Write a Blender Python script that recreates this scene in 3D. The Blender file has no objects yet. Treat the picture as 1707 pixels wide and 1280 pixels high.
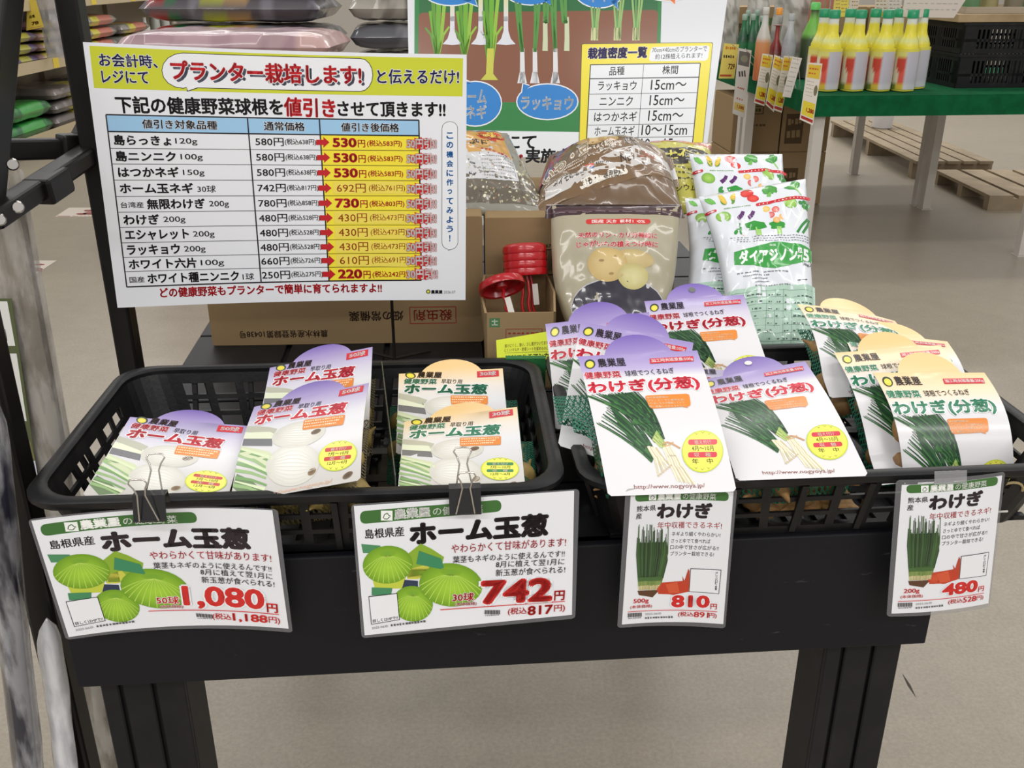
import bpy, bmesh, math, random
import numpy as np
from mathutils import Vector, Matrix, noise
from mathutils.geometry import tessellate_polygon

random.seed(7)
SC = bpy.context.scene
COL = SC.collection

# ------------------------------------------------------------------ camera
FPX, PITCH, EYE = 1610.0, math.radians(23.3), 1.27
cam_data = bpy.data.cameras.new('camera')
cam_data.sensor_fit = 'HORIZONTAL'
cam_data.sensor_width = 36.0
cam_data.lens = FPX / 1707.0 * 36.0
cam_data.clip_start = 0.02
cam = bpy.data.objects.new('camera', cam_data)
cam.location = (0, 0, EYE)
cam.rotation_euler = (math.radians(90) - PITCH, 0, 0)
COL.objects.link(cam)
SC.camera = cam

# ------------------------------------------------------------------ view and ambient
SC.view_settings.view_transform = 'Standard'
SC.view_settings.look = 'None'
SC.view_settings.gamma = 1.0
SC.view_settings.use_curve_mapping = False
SC.view_settings.exposure = 0.05
world = bpy.data.worlds.new('store_air')
SC.world = world
world.use_nodes = True
bg = world.node_tree.nodes['Background']
bg.inputs['Color'].default_value = (1.0, 0.98, 0.955, 1)
bg.inputs['Strength'].default_value = 0.46

# ------------------------------------------------------------------ ceiling lamps of the store (long fluorescent rows)
def lamp(x, y, z, sx, sy, power, col=(1.0, 0.98, 0.955)):
    d = bpy.data.lights.new('ceiling_lamp', 'AREA')
    d.shape = 'RECTANGLE'; d.size = sx; d.size_y = sy; d.energy = power; d.color = col
    o = bpy.data.objects.new('ceiling_lamp', d)
    o.location = (x, y, z)
    COL.objects.link(o)
for ly, pw in ((-4.6, 84), (-2.0, 88), (0.4, 28), (3.0, 30), (5.7, 40), (8.4, 46), (11.1, 46)):
    lamp(-2.6, ly, 3.6, 4.2, 0.22, pw)
    lamp(2.6, ly, 3.6, 4.2, 0.22, pw * (1.9 if ly > 8 else 1.0))

# ------------------------------------------------------------------ helpers: rays of the photograph meeting real planes
_s, _c = math.sin(PITCH), math.cos(PITCH)
def ray(u, v):
    a = (u - 853.5) / FPX; b = (640 - v) / FPX
    return Vector((a, _c + b * _s, -_s + b * _c))
def at_z(u, v, z):
    d = ray(u, v); return Vector((0, 0, EYE)) + d * ((z - EYE) / d.z)
def at_y(u, v, y):
    d = ray(u, v); return Vector((0, 0, EYE)) + d * (y / d.y)
def at_d(u, v, t):
    return Vector((0, 0, EYE)) + ray(u, v) * t

# ------------------------------------------------------------------ colour and material
def lin(c):
    c = c / 255.0
    return c / 12.92 if c <= 0.04045 else ((c + 0.055) / 1.055) ** 2.4
def rgb(r, g, b):
    return (lin(r), lin(g), lin(b), 1.0)

MATS = {}
def mat(name, col, rough=0.5, metal=0.0, spec=0.5, coat=0.0, alpha=1.0, trans=0.0, ior=1.45, bump=None, mottle=None):
    if name in MATS: return MATS[name]
    m = bpy.data.materials.new(name); m.use_nodes = True
    nt = m.node_tree; p = nt.nodes['Principled BSDF']
    p.inputs['Base Color'].default_value = col
    p.inputs['Roughness'].default_value = rough
    p.inputs['Metallic'].default_value = metal
    p.inputs['Specular IOR Level'].default_value = spec
    p.inputs['Coat Weight'].default_value = coat
    p.inputs['Coat Roughness'].default_value = 0.12
    p.inputs['Alpha'].default_value = alpha
    p.inputs['Transmission Weight'].default_value = trans
    p.inputs['IOR'].default_value = ior
    if bump or mottle:
        tc = nt.nodes.new('ShaderNodeTexCoord')
    if bump:
        sc, st = bump
        n = nt.nodes.new('ShaderNodeTexNoise'); n.inputs['Scale'].default_value = sc; n.inputs['Detail'].default_value = 4
        b = nt.nodes.new('ShaderNodeBump'); b.inputs['Strength'].default_value = st; b.inputs['Distance'].default_value = 0.004
        nt.links.new(tc.outputs['Object'], n.inputs['Vector']); nt.links.new(n.outputs['Fac'], b.inputs['Height'])
        nt.links.new(b.outputs['Normal'], p.inputs['Normal'])
    if mottle:
        sc, col2, lo, hi = mottle
        n = nt.nodes.new('ShaderNodeTexNoise'); n.inputs['Scale'].default_value = sc; n.inputs['Detail'].default_value = 6
        r = nt.nodes.new('ShaderNodeMapRange'); r.inputs['From Min'].default_value = lo; r.inputs['From Max'].default_value = hi
        mx = nt.nodes.new('ShaderNodeMix'); mx.data_type = 'RGBA'
        mx.inputs['A'].default_value = col; mx.inputs['B'].default_value = col2
        nt.links.new(tc.outputs['Object'], n.inputs['Vector']); nt.links.new(n.outputs['Fac'], r.inputs['Value'])
        nt.links.new(r.outputs['Result'], mx.inputs['Factor']); nt.links.new(mx.outputs['Result'], p.inputs['Base Color'])
    MATS[name] = m
    return m

def print_mat(name, rough=0.45, coat=0.0, bump=None, spec=0.5, coat_rough=0.15):
    """printed surface: the ink colours are stored with the mesh"""
    if name in MATS: return MATS[name]
    m = mat(name, (1, 1, 1, 1), rough=rough, coat=coat, bump=bump, spec=spec)
    nt = m.node_tree; a = nt.nodes.new('ShaderNodeVertexColor'); a.layer_name = 'ink'
    nt.links.new(a.outputs['Color'], nt.nodes['Principled BSDF'].inputs['Base Color'])
    nt.nodes['Principled BSDF'].inputs['Coat Roughness'].default_value = coat_rough
    return m

# ------------------------------------------------------------------ scene tree
def tag(o, label=None, cat=None, group=None, kind=None):
    if label: o['label'] = label
    if cat: o['category'] = cat
    if group: o['group'] = group
    if kind: o['kind'] = kind
    return o
def thing(name, label, cat, loc=(0, 0, 0), rz=0.0, group=None):
    o = bpy.data.objects.new(name, None); o.empty_display_size = 0.05
    o.location = loc; o.rotation_euler = (0, 0, rz)
    COL.objects.link(o)
    return tag(o, label, cat, group)

class MB:
    """collects shapes and links them as ONE mesh object"""
    def __init__(s): s.v = []; s.f = []; s.c = []; s.col = None
    def add(s, vs, fs, col=None):
        n = len(s.v); s.v += [Vector(p) for p in vs]
        s.f += [tuple(i + n for i in f) for f in fs]
        if isinstance(col, list): s.c += col
        else: s.c += [col or s.col or (1, 1, 1, 1)] * len(vs)
        return s
    def box(s, x0, y0, z0, x1, y1, z1, M=None, col=None):
        vs = [Vector((x, y, z)) for z in (z0, z1) for y in (y0, y1) for x in (x0, x1)]
        if M: vs = [M @ p for p in vs]
        return s.add(vs, [(0, 2, 3, 1), (4, 5, 7, 6), (0, 1, 5, 4), (2, 6, 7, 3), (0, 4, 6, 2), (1, 3, 7, 5)], col)
    def bar(s, a, b, w, h=None, up=(0, 0, 1), col=None):
        """rectangular bar from a to b"""
        a = Vector(a); b = Vector(b); h = h or w; d = (b - a).normalized(); up = Vector(up)
        if abs(d.dot(up)) > 0.98: up = Vector((0, 1, 0))
        x = d.cross(up).normalized() * (w / 2); y = x.cross(d).normalized() * (h / 2)
        vs = [p + x * i + y * j for p in (a, b) for i, j in ((-1, -1), (1, -1), (1, 1), (-1, 1))]
        return s.add(vs, [(0, 3, 2, 1), (4, 5, 6, 7), (0, 1, 5, 4), (1, 2, 6, 5), (2, 3, 7, 6), (3, 0, 4, 7)], col)
    def tube(s, pts, r, n=10, closed=False, col=None, cap=True):
        pts = [Vector(p) for p in pts]; m = len(pts); rs = r if isinstance(r, (list, tuple)) else [r] * m
        vs = []; prev = None
        for i, p in enumerate(pts):
            if closed: d = pts[(i + 1) % m] - pts[i - 1]
            else: d = pts[min(i + 1, m - 1)] - pts[max(i - 1, 0)]
            d.normalize()
            if prev is None:
                ref = Vector((0, 0, 1)) if abs(d.z) < 0.9 else Vector((0, 1, 0))
                x = d.cross(ref).normalized()
            else:
                x = (prev - d * prev.dot(d)).normalized()
            prev = x; y = d.cross(x)
            vs += [p + (x * math.cos(2 * math.pi * k / n) + y * math.sin(2 * math.pi * k / n)) * rs[i] for k in range(n)]
        fs = []
        for i in range(m if closed else m - 1):
            j = (i + 1) % m
            for k in range(n):
                k2 = (k + 1) % n
                fs.append((i * n + k, i * n + k2, j * n + k2, j * n + k))
        if cap and not closed:
            fs.append(tuple(reversed(range(n)))); fs.append(tuple(range((m - 1) * n, m * n)))
        return s.add(vs, fs, col)
    def lathe(s, prof, n=20, M=None, col=None, sx=1.0, sy=1.0, square=0.0):
        """profile of (radius, z); col may be a list with one colour per profile point"""
        vs = []; cs = []
        for i, (r, z) in enumerate(prof):
            for k in range(n):
                a = 2 * math.pi * k / n; cx, cy = math.cos(a), math.sin(a)
                if square:
                    q = (abs(cx) ** 6 + abs(cy) ** 6) ** (-1 / 6.0); g = 1 + (q - 1) * square
                else: g = 1
                p = Vector((r * cx * g * sx, r * cy * g * sy, z)); vs.append(M @ p if M else p)
                cs.append(col[i] if isinstance(col, list) else (col or s.col or (1, 1, 1, 1)))
        fs = []
        for i in range(len(prof) - 1):
            for k in range(n):
                k2 = (k + 1) % n
                fs.append((i * n + k, i * n + k2, (i + 1) * n + k2, (i + 1) * n + k))
        fs.append(tuple(reversed(range(n)))); fs.append(tuple(range((len(prof) - 1) * n, len(prof) * n)))
        return s.add(vs, fs, cs)
    def grid(s, F, nu, nv, col=None, flip=False):
        """open surface F(u,v), u,v in 0..1"""
        vs = [F(i / nu, j / nv) for j in range(nv + 1) for i in range(nu + 1)]
        cs = None
        if callable(col): cs = [col(i / nu, j / nv) for j in range(nv + 1) for i in range(nu + 1)]
        fs = []
        for j in range(nv):
            for i in range(nu):
                a = j * (nu + 1) + i; q = (a, a + nu + 1, a + nu + 2, a + 1)
                fs.append(q[::-1] if flip else q)
        return s.add(vs, fs, cs if cs else col)
    def sphere(s, c, r, n=12, m=8, sc=(1, 1, 1), M=None, col=None):
        prof = [(max(1e-4, math.sin(math.pi * i / m)) * r, -math.cos(math.pi * i / m) * r) for i in range(m + 1)]
        T = Matrix.Translation(c) @ (M or Matrix()) @ Matrix.Diagonal((*sc, 1))
        return s.lathe(prof, n, T, col)
    def build(s, name, material, parent=None, smooth=False, bevel=0.0, origin=None, seg=2):
        me = bpy.data.meshes.new(name)
        o0 = Vector(origin) if origin is not None else Vector((0, 0, 0))
        me.from_pydata([p - o0 for p in s.v], [], s.f)
        at = me.color_attributes.new('ink', 'FLOAT_COLOR', 'POINT')
        at.data.foreach_set('color', np.array([list(c) for c in s.c], dtype=np.float32).ravel())
        me.materials.append(material)
        if smooth:
            me.polygons.foreach_set('use_smooth', [True] * len(me.polygons))
            try: me.set_sharp_from_angle(angle=math.radians(smooth if smooth is not True else 50))
            except Exception: pass
        me.update()
        o = bpy.data.objects.new(name, me); COL.objects.link(o)
        o.location = o0
        if bevel:
            b = o.modifiers.new('edge', 'BEVEL'); b.width = bevel; b.segments = seg; b.limit_method = 'ANGLE'; b.angle_limit = math.radians(40)
        if parent is not None:
            o.parent = parent
            # children are given in world coordinates
            pm = Matrix.Translation(parent.location) @ Matrix.Rotation(parent.rotation_euler.z, 4, 'Z')
            q = parent.parent
            while q is not None:
                pm = Matrix.Translation(q.location) @ Matrix.Rotation(q.rotation_euler.z, 4, 'Z') @ pm
                q = q.parent
            o.matrix_parent_inverse = pm.inverted()
        return o

# ------------------------------------------------------------------ printed artwork on sheets
_gl = {}
def glyphs(text, bold):
    """outlines of one line of lettering; heavier strokes are the same outlines laid round a small circle"""
    k = (text, bold)
    if k in _gl: return _gl[k]
    if (text, 0) not in _gl:
        c = bpy.data.curves.new('lettering', 'FONT')
        c.body = text; c.resolution_u = 3 if len(text) <= 6 and text.isascii() else 2
        o = bpy.data.objects.new('lettering', c)
        COL.objects.link(o)
        dg = bpy.context.evaluated_depsgraph_get()
        me = bpy.data.meshes.new_from_object(o.evaluated_get(dg))
        _gl[(text, 0)] = ([(v.co.x, v.co.y) for v in me.vertices], [tuple(p.vertices) for p in me.polygons])
        bpy.data.objects.remove(o); bpy.data.curves.remove(c); bpy.data.meshes.remove(me)
    vs, fs = _gl[(text, 0)]
    if bold <= 0: return vs, fs
    n = 4 if bold < .03 else 8
    V, F = [], []
    for i in range(n):
        a = 2 * math.pi * (i + .5) / n; dx, dy = math.cos(a) * bold, math.sin(a) * bold
        F += [tuple(j + len(V) for j in f) for f in fs]
        V += [(x + dx, y + dy) for x, y in vs]
    if n == 8:
        F += [tuple(j + len(V) for j in f) for f in fs]; V += vs
    _gl[k] = (V, F)
    return _gl[k]

def homog(src, dst):
    A = []; B = []
    for (x, y), (X, Y) in zip(src, dst):
        A += [[x, y, 1, 0, 0, 0, -X * x, -X * y], [0, 0, 0, x, y, 1, -Y * x, -Y * y]]; B += [X, Y]
    h = np.linalg.solve(np.array(A, float), np.array(B, float))
    return np.append(h, 1).reshape(3, 3)

class Art:
    """flat artwork of a sheet of w x h millimetres, y down from the top left corner.
    Shapes are read off an enlargement whose sheet corners are given once."""
    def __init__(s, w, h, corners=None):
        s.w, s.h = w, h; s.V = []; s.F = []; s.C = []; s.z = 0
        s.H = np.eye(3) if corners is None else homog(corners, [(0, 0), (w, 0), (w, h), (0, h)])
        s.k = (0.0, 0.0, 1.0)
    def crop(s, ox, oy, sc): s.k = (ox, oy, sc); return s
    def m(s, x, y):
        ox, oy, sc = s.k
        p = s.H @ np.array([ox + x / sc, oy + y / sc, 1.0]); return (p[0] / p[2], p[1] / p[2])
    def raw(s, vs, fs, col):
        n = len(s.V); s.V += [(x, y, s.z) for x, y in vs]; s.F += [tuple(i + n for i in f) for f in fs]
        s.C += col if isinstance(col, list) else [col] * len(vs)
    def poly_mm(s, pts, col):
        tri = tessellate_polygon([[Vector((x, y, 0)) for x, y in pts]])
        s.raw(pts, [tuple(t) for t in tri], col)
    def P(s, pts, col): s.poly_mm([s.m(*p) for p in pts], col)
    def R(s, x0, y0, x1, y1, col): s.P([(x0, y0), (x1, y0), (x1, y1), (x0, y1)], col)
    def grad(s, x0, y0, x1, y1, ca, cb, n=6):
        """vertical colour gradient"""
        for i in range(n):
            a = i / n; b = (i + 1) / n
            mix = lambda t: tuple(p + (q - p) * t for p, q in zip(ca, cb))
            ya = y0 + (y1 - y0) * a; yb = y0 + (y1 - y0) * b
            s.raw([s.m(x0, ya), s.m(x1, ya), s.m(x1, yb), s.m(x0, yb)], [(0, 1, 2, 3)], [mix(a), mix(a), mix(b), mix(b)])
    def E(s, cx, cy, rx, ry, col, rot=0.0, col2=None, n=28, off=(0, 0), pw=2.0):
        """ellipse; col2 is the printed colour at its middle"""
        ca, sa = math.cos(rot), math.sin(rot)
        def pt(t, k):
            x, y = math.cos(t), math.sin(t)
            if pw != 2.0:
                g = (abs(x) ** pw + abs(y) ** pw) ** (-1 / pw); x *= g; y *= g
            x *= rx * k; y *= ry * k
            return s.m(cx + x * ca - y * sa + off[0] * (1 - k), cy + x * sa + y * ca + off[1] * (1 - k))
        rim = [pt(2 * math.pi * i / n, 1) for i in range(n)]
        if col2 is None: s.raw(rim, [tuple(range(n))], col); return
        mid = [pt(2 * math.pi * i / n, .55) for i in range(n)]
        mc = tuple(a + (b - a) * .6 for a, b in zip(col, col2))
        s.raw(rim + mid + [pt(0, 0)],
              [(i, (i + 1) % n, n + (i + 1) % n, n + i) for i in range(n)] + [(n + i, n + (i + 1) % n, 2 * n) for i in range(n)],
              [col] * n + [mc] * n + [col2])
    def RR(s, pts, r, col, n=5):
        """quad with rounded corners"""
        out = []
        for i in range(4):
            p = Vector(pts[i]); a = Vector(pts[i - 1]) - p; b = Vector(pts[(i + 1) % 4]) - p
            ra = min(r, a.length / 2 - .01); rb = min(r, b.length / 2 - .01)
            A = p + a.normalized() * ra; B = p + b.normalized() * rb
            for k in range(n + 1):
                t = k / n; q = A * (1 - t) ** 2 + p * 2 * t * (1 - t) + B * t * t
                out.append((q.x, q.y))
        s.P(out, col)
    def L(s, pts, w, col, w2=None):
        """stroke"""
        n = len(pts)
        for i in range(n - 1):
            a = Vector(pts[i]); b = Vector(pts[i + 1]); d = b - a
            if d.length < 1e-6: continue
            q = Vector((-d.y, d.x)).normalized()
            wa = w if w2 is None else w + (w2 - w) * i / (n - 1); wb = w if w2 is None else w + (w2 - w) * (i + 1) / (n - 1)
            s.P([tuple(a + q * wa / 2), tuple(b + q * wb / 2), tuple(b - q * wb / 2), tuple(a - q * wa / 2)], col)
    def T(s, text, a, b, h, col, bold=0.012, out=None, ow=0.05, flip=False):
        """one line of lettering whose middle line runs from a to b, h tall (enlargement pixels)"""
        pa = Vector(s.m(*a)); pb = Vector(s.m(*b)); mx, my = (a[0] + b[0]) / 2, (a[1] + b[1]) / 2
        hh = (Vector(s.m(mx, my + h / 2)) - Vector(s.m(mx, my - h / 2))).length
        s.T_mm(text, pa, pb, hh, col, bold, out, ow, flip)
    def T_mm(s, text, pa, pb, hh, col, bold=0.012, out=None, ow=0.05, flip=False):
        pa = Vector(pa); pb = Vector(pb)
        vs, fs = glyphs(text, bold)
        if not vs: return
        xs = [v[0] for v in vs]; ys = [v[1] for v in vs]
        x0, x1, y0, y1 = min(xs), max(xs), min(ys), max(ys)
        d = pb - pa; W = d.length; d.normalize(); q = Vector((-d.y, d.x))
        if flip: q = -q
        def put(V):
            return [tuple(pa + d * ((x - x0) / (x1 - x0) * W) - q * (((y - y0) / (y1 - y0) - .5) * hh)) for x, y in V]
        z = s.z
        if out is not None:
            ov, of = glyphs(text, bold + ow); s.raw(put(ov), of, out); s.z = z + 1
        s.raw(put(vs), fs, col); s.z = z
    def scrib(s, a, b, h, col, n=14, seed=1):
        """a line of print too small to read: short dashes"""
        r = random.Random(seed); a = Vector(a); b = Vector(b); d = b - a; L = d.length; d.normalize(); q = Vector((-d.y, d.x))
        x = 0
        step = L / n
        for i in range(n):
            w = step * r.uniform(.5, .85); p = a + d * (i * step)
            hh = h * r.uniform(.6, 1)
            s.P([tuple(p - q * hh / 2), tuple(p + d * w - q * hh / 2), tuple(p + d * w + q * hh / 2), tuple(p + q * hh / 2)], col)

LAYER = 0.00010
def sheet(name, art, outline, S, material, parent, base=(.85, .85, .85, 1), back=(.8, .8, .8, 1), thick=0.0006, cut=None, basecol=None, origin=None):
    """lay the artwork on the surface S(s,t) as ONE mesh: front with print, edge and back"""
    bm = bmesh.new(); cl = bm.verts.layers.float_color.new('ink'); kl = bm.verts.layers.float.new('k')
    def put(V, F, C, k=None):
        bv = []
        for (x, y, z), c in zip(V, C):
            v = bm.verts.new((x, y, 0)); v[cl] = c; v[kl] = z; bv.append(v)
        for f in F:
            try: bm.faces.new([bv[i] for i in f])
            except ValueError: pass
    tri = tessellate_polygon([[Vector((x, y, 0)) for x, y in outline]])
    bc = [basecol(x, y) for x, y in outline] if basecol else [base] * len(outline)
    put([(x, y, -1) for x, y in outline], [tuple(t) for t in tri], bc)
    put(art.V, art.F, art.C)
    if cut:
        xs = [v.co.x for v in bm.verts]; ys = [v.co.y for v in bm.verts]
        for ax, lo, hi, st in ((0, min(xs), max(xs), cut[0]), (1, min(ys), max(ys), cut[1])):
            if not st: continue
            n = int(math.floor(lo / st)) + 1
            while n * st < hi:
                co = [0, 0, 0]; no = [0, 0, 0]; co[ax] = n * st; no[ax] = 1
                bmesh.ops.bisect_plane(bm, geom=bm.verts[:] + bm.edges[:] + bm.faces[:], dist=1e-4, plane_co=co, plane_no=no)
                n += 1
    if basecol:
        for v in bm.verts:
            if v[kl] < -.5: v[cl] = basecol(v.co.x, v.co.y)
    w, h = art.w, art.h
    def nrm(a, b):
        e = 1e-3
        du = S(a + e, b) - S(a - e, b); dv = S(a, b + e) - S(a, b - e)
        return -(du.cross(dv)).normalized()
    V = []; C = []; N = []
    bm.verts.index_update()
    for v in bm.verts:
        a, b = v.co.x / w, v.co.y / h; q = nrm(a, b)
        V.append(S(a, b) + q * (LAYER * (v[kl] + 1))); C.append(tuple(v[cl])); N.append(q)
    F = []
    for f in bm.faces:
        idx = [v.index for v in f.verts]
        # face the viewer side
        n2 = 0
        for i in range(len(f.verts)):
            p, q = f.verts[i].co, f.verts[(i + 1) % len(f.verts)].co; n2 += p.x * q.y - q.x * p.y
        F.append(idx if n2 < 0 else idx[::-1])
    bm.free()
    # edge and back
    o = []; O = outline
    dens = []
    for i in range(len(O)):
        p = O[i]; q = O[(i + 1) % len(O)]; L = math.hypot(q[0] - p[0], q[1] - p[1]); k = max(1, int(L / 15)) if cut else 1
        for j in range(k): dens.append((p[0] + (q[0] - p[0]) * j / k, p[1] + (q[1] - p[1]) * j / k))
    n0 = len(V); m = len(dens)
    for x, y in dens: V.append(S(x / w, y / h)); C.append(back); N.append(nrm(x / w, y / h))
    for x, y in dens: V.append(S(x / w, y / h) - nrm(x / w, y / h) * thick); C.append(back); N.append(-nrm(x / w, y / h))
    for i in range(m):
        j = (i + 1) % m; F.append([n0 + i, n0 + j, n0 + m + j, n0 + m + i])
    if cut:
        # back: a ruled surface over the same outline cut finely
        bm = bmesh.new(); bv = [bm.verts.new((x, y, 0)) for x, y in outline]
        for t in tri:
            try: bm.faces.new([bv[i] for i in t])
            except ValueError: pass
        for ax, lo, hi, st in ((0, min(p[0] for p in O), max(p[0] for p in O), cut[0]), (1, min(p[1] for p in O), max(p[1] for p in O), cut[1])):
            if not st: continue
            n = int(math.floor(lo / st)) + 1
            while n * st < hi:
                co = [0, 0, 0]; no = [0, 0, 0]; co[ax] = n * st; no[ax] = 1
                bmesh.ops.bisect_plane(bm, geom=bm.verts[:] + bm.edges[:] + bm.faces[:], dist=1e-4, plane_co=co, plane_no=no)
                n += 1
        bm.verts.index_update(); n1 = len(V)
        for v in bm.verts:
            a, b = v.co.x / w, v.co.y / h
            V.append(S(a, b) - nrm(a, b) * thick); C.append(back); N.append(-nrm(a, b))
        for f in bm.faces: F.append([n1 + v.index for v in f.verts])
        bm.free()
    else:
        n1 = n0 + m
        # outline equals dens when not cut
        for t in tri: F.append([n1 + i for i in t])
    mb = MB(); mb.v = V; mb.f = [tuple(f) for f in F]; mb.c = C
    o = mb.build(name, material, parent, origin=origin)
    if cut:
        o.data.polygons.foreach_set('use_smooth', [True] * len(o.data.polygons))
        o.data.normals_split_custom_set_from_vertices([tuple(q) for q in N])
    return o

def bil(P00, P10, P11, P01):
    """bilinear surface through four corners: top left, top right, bottom right, bottom left"""
    def S(a, b): return (P00 * (1 - a) + P10 * a) * (1 - b) + (P01 * (1 - a) + P11 * a) * b
    return S
def box_outline(w, h, r=0.0, n=5):
    if r <= 0: return [(0, 0), (w, 0), (w, h), (0, h)]
    out = []
    for cx, cy, a0 in ((r, r, 180), (w - r, r, 270), (w - r, h - r, 0), (r, h - r, 90)):
        for k in range(n + 1):
            a = math.radians(a0 + 90 * k / n); out.append((cx + r * math.cos(a), cy + r * math.sin(a)))
    return out

WHITE = rgb(238, 239, 243); BLACK = rgb(32, 26, 30); RED = rgb(205, 28, 38)
PAPER = print_mat('printed_paper', rough=0.42, coat=0.0)
GLOSSY = print_mat('glossy_card_print', rough=0.38, coat=0.6, coat_rough=0.2)
LAMI = print_mat('laminated_print', rough=0.4, coat=0.25, coat_rough=0.25)
FILM = print_mat('printed_plastic_film', rough=0.3, coat=0.8, coat_rough=0.12)
BLACK_PLASTIC = mat('black_plastic', rgb(21, 21, 24), rough=0.5, spec=.35, bump=(260, 0.06), mottle=(18, rgb(32, 31, 34), .45, .8))
CRATE_PLASTIC = mat('crate_plastic', rgb(18, 18, 20), rough=0.42, spec=.4, bump=(180, 0.08), mottle=(25, rgb(40, 38, 38), .5, .9))
BLACK_STEEL = mat('black_steel', rgb(17, 15, 15), rough=0.38, spec=.4, mottle=(12, rgb(30, 28, 26), .5, .9))
CARTON = mat('corrugated_cardboard', rgb(170, 138, 98), rough=0.8, bump=(60, 0.1), mottle=(6, rgb(156, 124, 86), .35, .7))
CHROME = mat('bright_wire', rgb(205, 200, 195), rough=0.22, metal=1.0)
# ================================================================== setting
def floor_material():
    m = bpy.data.materials.new('store_floor'); m.use_nodes = True
    nt = m.node_tree; p = nt.nodes['Principled BSDF']
    tc = nt.nodes.new('ShaderNodeTexCoord')
    def noise_n(sc, det=5, rough=.6):
        n = nt.nodes.new('ShaderNodeTexNoise'); n.inputs['Scale'].default_value = sc
        n.inputs['Detail'].default_value = det; n.inputs['Roughness'].default_value = rough
        nt.links.new(tc.outputs['Object'], n.inputs['Vector']); return n
    big = noise_n(1.3); fine = noise_n(130, 3, .7); mid = noise_n(14, 4)
    ramp = nt.nodes.new('ShaderNodeValToRGB')
    ramp.color_ramp.elements[0].position = .3; ramp.color_ramp.elements[0].color = rgb(150, 141, 127)
    ramp.color_ramp.elements[1].position = .72; ramp.color_ramp.elements[1].color = rgb(157, 148, 133)
    nt.links.new(big.outputs['Fac'], ramp.inputs['Fac'])
    r2 = nt.nodes.new('ShaderNodeMapRange'); r2.inputs['From Min'].default_value = .3; r2.inputs['From Max'].default_value = .7
    r2.inputs['To Min'].default_value = .84; r2.inputs['To Max'].default_value = 1.1
    nt.links.new(fine.outputs['Fac'], r2.inputs['Value'])
    r3 = nt.nodes.new('ShaderNodeMapRange'); r3.inputs['From Min'].default_value = .3; r3.inputs['From Max'].default_value = .7
    r3.inputs['To Min'].default_value = .95; r3.inputs['To Max'].default_value = 1.05
    nt.links.new(mid.outputs['Fac'], r3.inputs['Value'])
    mu = nt.nodes.new('ShaderNodeMath'); mu.operation = 'MULTIPLY'
    nt.links.new(r2.outputs['Result'], mu.inputs[0]); nt.links.new(r3.outputs['Result'], mu.inputs[1])
    vm = nt.nodes.new('ShaderNodeVectorMath'); vm.operation = 'SCALE'
    nt.links.new(ramp.outputs['Color'], vm.inputs[0]); nt.links.new(mu.outputs['Value'], vm.inputs['Scale'])
    nt.links.new(vm.outputs['Vector'], p.inputs['Base Color'])
    p.inputs['Roughness'].default_value = .32
    p.inputs['Specular IOR Level'].default_value = .35
    return m
fl = MB()
fl.add([(-9, -4, 0), (9, -4, 0), (9, 16, 0), (-9, 16, 0)], [(0, 1, 2, 3)])
fl = tag(fl.build('floor', floor_material()), kind='structure')
WALLM = mat('store_wall_paint', rgb(205, 198, 186), rough=.7)
w = MB(); w.box(-9, 16, 0, 9, 16.1, 3.9); tag(w.build('wall_back', WALLM), kind='structure')

# dark scratches and scuffs on the bare floor
def floor_mark(u0, v0, u1, v1, w):
    a = at_z(u0, v0, .0006); b = at_z(u1, v1, .0006); d = (b - a).normalized(); q = Vector((-d.y, d.x, 0)) * w
    m = MB(); pts = [a, a.lerp(b, .5) + q, b, a.lerp(b, .5) - q]
    m.add(pts, [(0, 1, 2, 3)])
    return m
fm = floor_mark(1504, 1122, 1527, 1162, .003).build('floor_scratch', mat('scuff_dark', rgb(60, 54, 48), rough=.7))
tag(fm, 'short dark scratch on the floor right of the table leg', 'scratch')
# ================================================================== the black display table
TX = Vector((-.442, .783, 0)); TYAW = math.radians(4.5)
TM = Matrix.Translation(TX) @ Matrix.Rotation(TYAW, 4, 'Z')     # table frame: x along the front, y to the back
TW, TD, TZ = .892, 1.14, .742
t = thing('display_table', 'low black plastic display table with a deep scuffed front panel', 'table', TX, TYAW)
m = MB(); m.box(0, 0, TZ - .03, TW, TD, TZ - .006, TM)
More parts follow.
